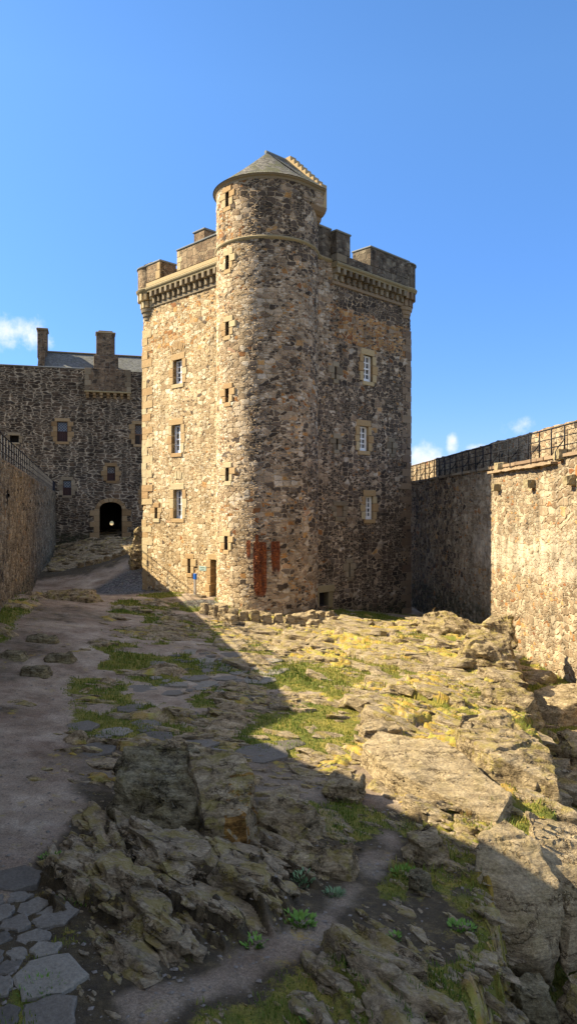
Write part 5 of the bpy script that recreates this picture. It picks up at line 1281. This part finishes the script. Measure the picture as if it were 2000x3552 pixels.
# ------------------------------------------------------------------ grass
def blade_mat():
    k = NT('grass_blades'); t = k.attr('tone')
    k.color(k.ramp(t, [(0, (0.06, 0.12, 0.012)), (.4, (0.13, 0.19, 0.02)), (.7, (0.25, 0.25, 0.035)), (1, (0.38, 0.29, 0.09))]))
    k.b.inputs['Roughness'].default_value = .7
    tr = k.n('ShaderNodeBsdfTranslucent'); k.put(tr.inputs[0], k.ramp(t, [(0, (0.05, 0.10, 0.01)), (1, (0.22, 0.2, 0.06))]))
    ms = k.n('ShaderNodeMixShader'); ms.inputs[0].default_value = .3
    k.t.links.new(k.b.outputs[0], ms.inputs[1]); k.t.links.new(tr.outputs[0], ms.inputs[2]); k.t.links.new(ms.outputs[0], k.out.inputs[0]); return k.m
M['blade'] = blade_mat()
def grass(seed=2):
    rnd = np.random.RandomState(seed); g = np.clip(TG, 0, 1)
    cell = np.zeros_like(Xg); cell[:-1, :-1] = np.abs((Xg[:-1, 1:] - Xg[:-1, :-1]) * (Yg[1:, :-1] - Yg[:-1, :-1]))
    w = np.where(g > .3, g, 0) * cell * np.clip(14.0 / Yg, .12, 2.0) ** 1.3 * (Yg < 40); w = w.ravel(); w /= w.sum()
    N = 170000; ii = rnd.choice(len(w), N, p=w); b = TP.reshape(-1, 3)[ii]; x = b[:, 0] + rnd.uniform(-.03, .03, N); y = b[:, 1] + rnd.uniform(-.03, .03, N)
    z = b[:, 2] - .005
    sc = np.clip(.5 + y * .055, .6, 2.2); h = (.016 + .045 * rnd.rand(N) ** 2.5) * sc * (.5 + vnoise(x * 2.2, y * 2.2, 9)) * np.where(y < 12, 1.7, 1.0) * (0.7 + .6 * g.ravel()[ii]); wd = (.0035 + .003 * rnd.rand(N)) * sc * 1.25
    a = rnd.rand(N) * 6.283; ln = rnd.rand(N) * .8
    dx, dy = np.cos(a), np.sin(a); px, py = -dy, dx
    V = np.zeros((N, 5, 3)); V[:, 0] = np.stack([x - px * wd, y - py * wd, z], 1); V[:, 1] = np.stack([x + px * wd, y + py * wd, z], 1)
    mx, my = x + dx * h * ln * .35, y + dy * h * ln * .35
    V[:, 2] = np.stack([mx + px * wd * .7, my + py * wd * .7, z + h * .6], 1); V[:, 3] = np.stack([mx - px * wd * .7, my - py * wd * .7, z + h * .6], 1)
    V[:, 4] = np.stack([x + dx * h * ln, y + dy * h * ln, z + h * (1 - .25 * ln)], 1)
    me = bpy.data.meshes.new('grass'); me.vertices.add(N * 5); me.vertices.foreach_set('co', V.astype(np.float32).ravel())
    base = np.arange(N) * 5; quad = np.stack([base, base + 1, base + 2, base + 3], 1); tri = np.stack([base + 3, base + 2, base + 4], 1)
    li = np.concatenate([quad.ravel(), tri.ravel()]).astype(np.int32); me.loops.add(len(li)); me.loops.foreach_set('vertex_index', li)
    me.polygons.add(2 * N); me.polygons.foreach_set('loop_start', np.concatenate([np.arange(N) * 4, N * 4 + np.arange(N) * 3]).astype(np.int32))
    me.update(calc_edges=True)
    lit = TL.ravel()[ii]; tone = np.clip(.12 + .5 * rnd.rand(N) ** 1.3 + .25 * lit + .5 * (vnoise(x * 1.3, y * 1.3, 7) - .4), 0, 1)
    at = me.attributes.new('tone', 'FLOAT', 'POINT'); at.data.foreach_set('value', np.repeat(tone, 5).astype(np.float32))
    o = link('grass', me, M['blade']); o['kind'] = 'stuff'
grass()

# leafy weeds between the near rocks
def leaf_mat(name, c0, c1):
    k = NT(name); o = k.obj(); k.color(k.mix(k.noise(o, 14, 3), (*c0, 1), (*c1, 1))); k.b.inputs['Roughness'].default_value = .55
    return k.m
M['leaf'] = leaf_mat('green_weed_leaf', (0.08, 0.19, 0.02), (0.19, 0.32, 0.05))
M['leaf_grey'] = leaf_mat('grey_green_weed_leaf', (0.10, 0.19, 0.08), (0.22, 0.32, 0.15))
M['straw'] = leaf_mat('dry_straw_grass', (0.30, 0.19, 0.06), (0.42, 0.30, 0.12))
M['petal'] = plain('yellow_petal', (0.75, 0.52, 0.02), .6)
def weed(x, y, r, h, n, mat, label, seed, narrow=.3, straight=False, grp='leafy weeds among the near rocks', cat='weed'):
    rnd = random.Random(seed); bm = bmesh.new()
    for i in range(n):
        a = rnd.uniform(0, 6.283); d = r * .62 * math.sqrt(rnd.random()); bx, by = d * math.cos(a), d * math.sin(a)
        bz = gz(x + bx, y + by) - gz(x, y) if rnd.random() < .25 else 0
        L = h * rnd.uniform(.45, 1.0); a2 = a + rnd.uniform(-1, 1); le = rnd.uniform(.3, .9) if not straight else rnd.uniform(.0, .4)
        dx, dy = math.cos(a2), math.sin(a2); w = L * narrow * rnd.uniform(.7, 1.2) * .5
        prev = None
        for t, k_ in ((0, .35), (.35, 1.0), (.7, .8), (1.0, .05)):
            cx, cy, cz = bx + dx * L * le * t, by + dy * L * le * t, bz + L * (t * (1.15 - .45 * le) - .35 * le * t * t) - .01
            l_, r_ = bm.verts.new((cx - dy * w * k_, cy + dx * w * k_, cz)), bm.verts.new((cx + dy * w * k_, cy - dx * w * k_, cz))
            if prev: bm.faces.new((prev[0], prev[1], r_, l_))
            prev = (l_, r_)
    me = bpy.data.meshes.new('weed_clump'); bm.to_mesh(me); bm.free()
    o = bpy.data.objects.new('weed_clump', me); COL.objects.link(o); me.materials.append(mat); o.location = (x, y, gz(x, y)); tag(o, label, cat, grp); return o
weed(.55, 8.85, .16, .10, 130, M['leaf_grey'], 'blue green fine leaved clump below the flat topped boulder', 1, .18)
weed(.18, 9.05, .20, .11, 80, M['leaf_grey'], 'grey green sprawling weed left of the blue green clump', 2, .35)
weed(.12, 8.05, .26, .10, 130, M['leaf'], 'bright green leafy weed on the inner side of the gravel track', 3, .4)
weed(-.35, 7.55, .18, .09, 60, M['leaf'], 'small bright weed where the track leaves the rocks', 4, .4)
weed(-2.35, 8.1, .26, .09, 150, M['leaf'], 'green grassy clump between flagstones and rock, upper one', 5, .15)
weed(-2.2, 6.55, .28, .10, 170, M['leaf'], 'green tuft between flagstones and rock, lower one', 6, .15)
weed(1.5, 9.55, .26, .10, 130, M['leaf'], 'dark green weeds left of the great boulder', 7, .35)
weed(1.95, 8.3, .22, .09, 90, M['leaf'], 'weeds in the cleft below the great boulder', 8, .35)
weed(2.35, 7.3, .30, .08, 300, M['leaf'], 'vivid green turf tuft at the lower right rocks', 9, .14)
weed(1.15, 7.95, .14, .08, 50, M['leaf'], 'dark weed beside the yellow flower', 10, .35)
weed(.2, 6.35, .12, .10, 30, M['leaf'], 'broad leaved plant by the lowest rocks', 11, .5)
weed(-2.95, 9.15, .22, .08, 90, M['leaf'], 'weed at the far tip of the dark outcrop by the flagstones', 12, .25)
weed(2.75, 11.35, .16, .22, 70, M['straw'], 'dry straw coloured tuft at the end of the sunlit slab', 13, .06, True, 'dry grass tufts', 'grass tuft')
weed(-.75, 10.9, .05, .10, 14, M['leaf'], 'tiny green sprig in the split of the big boulder', 14, .3)
fl = weed(1.12, 7.75, .02, .07, 6, M['leaf'], 'single yellow flower beside the gravel track', 15, .25, False, 'flowers', 'flower')
m = MB(); c = fl.location
for i in range(7):
    a = i * 2 * PI / 7; m.prism([c + Vector((math.cos(a + s_) * r_, math.sin(a + s_) * r_, .075)) for s_, r_ in ((0, .004), (-.35, .022), (0, .032), (.35, .022))], (0, 0, .004))
m.build('petals', M['petal'], fl)

# ------------------------------------------------------------------ sun, sky, camera
EL = math.radians(37.0); sx, sy = -.98, .20
L3 = Vector((sx, sy, 0)).normalized() * math.cos(EL) + Vector((0, 0, math.sin(EL)))
sd = bpy.data.lights.new('sun', 'SUN'); sd.energy = 4.8; sd.angle = math.radians(.5); sd.color = (1.0, .87, .64)
so = bpy.data.objects.new('sun', sd); COL.objects.link(so); so.rotation_euler = (-L3).to_track_quat('-Z', 'Y').to_euler()
so.location = L3 * 60

w = bpy.data.worlds.new('World'); scene.world = w; w.use_nodes = True; nt = w.node_tree; nt.nodes.clear()
N = nt.nodes.new; lk = nt.links.new
out = N('ShaderNodeOutputWorld'); bg = N('ShaderNodeBackground'); sky = N('ShaderNodeTexSky'); sky.sky_type = 'NISHITA'
sky.sun_disc = False; sky.sun_elevation = EL; sky.sun_rotation = math.atan2(sx, sy); sky.altitude = 20; sky.air_density = 1.0; sky.dust_density = .25; sky.ozone_density = 3.0
hsv = N('ShaderNodeHueSaturation'); hsv.inputs['Saturation'].default_value = 1.12; hsv.inputs['Value'].default_value = 1.0
tint = N('ShaderNodeMix'); tint.data_type = 'RGBA'; tint.blend_type = 'MULTIPLY'; tint.inputs[0].default_value = 1.0
lk(sky.outputs[0], tint.inputs[6]); lk(tint.outputs[2], hsv.inputs['Color'])
tcs = N('ShaderNodeTexCoord'); sps = N('ShaderNodeSeparateXYZ'); lk(tcs.outputs['Generated'], sps.inputs[0])
grd = N('ShaderNodeValToRGB'); lk(sps.outputs[2], grd.inputs[0]); lk(grd.outputs[0], tint.inputs[7])
for e_, (p_, c_) in zip(grd.color_ramp.elements, ((0.0, (.31, .365, .58, 1)), (.5, (.62, .67, .74, 1)))): e_.position = p_; e_.color = c_
# small fair-weather clouds low over the horizon
tc = N('ShaderNodeTexCoord'); sp = N('ShaderNodeSeparateXYZ'); lk(tc.outputs['Generated'], sp.inputs[0])
def wm(op, a, b=None, clamp=False):
    n = N('ShaderNodeMath'); n.operation = op; n.use_clamp = clamp
    for i, v in enumerate((a, b)):
        if v is None: continue
        if isinstance(v, (int, float)): n.inputs[i].default_value = v
        else: lk(v, n.inputs[i])
    return n.outputs[0]
az = wm('ARCTAN2', sp.outputs[0], sp.outputs[1]); el = wm('ARCSINE', sp.outputs[2])
cz_ = N('ShaderNodeTexNoise'); cz_.inputs['Scale'].default_value = 26; cz_.inputs['Detail'].default_value = 7; cz_.inputs['Roughness'].default_value = .62; lk(tc.outputs['Generated'], cz_.inputs['Vector'])
tot = None
def pxdir(x, y):
    a = math.atan((x - 1000) / 2550); e = math.atan((1776 - y) / math.hypot(2550, x - 1000)); return a, e
for (x, y, rx, ry, amt) in ((30, 1155, 190, 75, 1.0), (1470, 1605, 80, 75, .95), (1566, 1545, 26, 48, .95), (1660, 1560, 55, 22, .55), (1800, 1480, 85, 48, .75), (-260, 1130, 150, 70, 1), (2250, 1530, 120, 60, .9), (-900, 1250, 300, 90, 1), (3000, 1450, 300, 100, 1)):
    a, e = pxdir(x, y); kx = rx / 2550 * math.cos(a) ** 2; ky = ry / 2550 * math.cos(a)
    da = wm('DIVIDE', wm('SUBTRACT', az, a), kx); de_ = wm('DIVIDE', wm('SUBTRACT', el, e), ky)
    g = wm('MULTIPLY', wm('SUBTRACT', 1.0, wm('ADD', wm('MULTIPLY', da, da), wm('MULTIPLY', de_, de_))), amt)
    tot = g if tot is None else wm('MAXIMUM', tot, g)
mr = N('ShaderNodeMapRange'); mr.interpolation_type = 'SMOOTHSTEP'; lk(wm('ADD', tot, wm('MULTIPLY', wm('SUBTRACT', cz_.outputs[0], .5), 3.2)), mr.inputs[0]); mr.inputs[1].default_value = .1; mr.inputs[2].default_value = 1.35
fac = wm('MULTIPLY', mr.outputs[0], wm('MULTIPLY', wm('GREATER_THAN', tot, -1.2), .85))
mx = N('ShaderNodeMix'); mx.data_type = 'RGBA'; lk(fac, mx.inputs[0]); lk(hsv.outputs[0], mx.inputs[6]); mx.inputs[7].default_value = (3.2, 3.25, 3.6, 1)
# bright broken cloud added overhead and behind the viewer, unseen, to lift the shade
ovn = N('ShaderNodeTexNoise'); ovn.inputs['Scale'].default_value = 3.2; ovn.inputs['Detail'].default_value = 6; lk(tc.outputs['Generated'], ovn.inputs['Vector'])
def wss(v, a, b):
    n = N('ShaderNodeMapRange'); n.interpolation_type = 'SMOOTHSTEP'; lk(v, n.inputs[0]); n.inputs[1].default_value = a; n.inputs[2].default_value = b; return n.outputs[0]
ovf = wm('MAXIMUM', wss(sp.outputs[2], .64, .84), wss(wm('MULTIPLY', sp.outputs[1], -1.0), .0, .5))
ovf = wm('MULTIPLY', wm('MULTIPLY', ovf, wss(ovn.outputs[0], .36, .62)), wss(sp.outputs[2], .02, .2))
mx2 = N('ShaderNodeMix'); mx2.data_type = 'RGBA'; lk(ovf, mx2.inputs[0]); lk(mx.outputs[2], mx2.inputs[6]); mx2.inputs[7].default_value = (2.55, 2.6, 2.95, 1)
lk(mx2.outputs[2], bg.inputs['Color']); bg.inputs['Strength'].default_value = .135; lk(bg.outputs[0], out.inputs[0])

cd = bpy.data.cameras.new('camera'); cam = bpy.data.objects.new('camera', cd); COL.objects.link(cam)
cam.location = (0, 0, EYE); cam.rotation_euler = (PI / 2, 0, 0)
cd.sensor_fit = 'VERTICAL'; cd.angle = 2 * math.atan(1776 / 2550); cd.clip_end = 4000; cd.clip_start = .05
scene.camera = cam
scene.view_settings.view_transform = 'Standard'; scene.view_settings.look = 'None'; scene.view_settings.exposure = 1.4; scene.view_settings.gamma = 1
scene.render.engine = 'CYCLES'; scene.cycles.max_bounces = 8; scene.cycles.diffuse_bounces = 4
scene.cycles.use_denoising = True
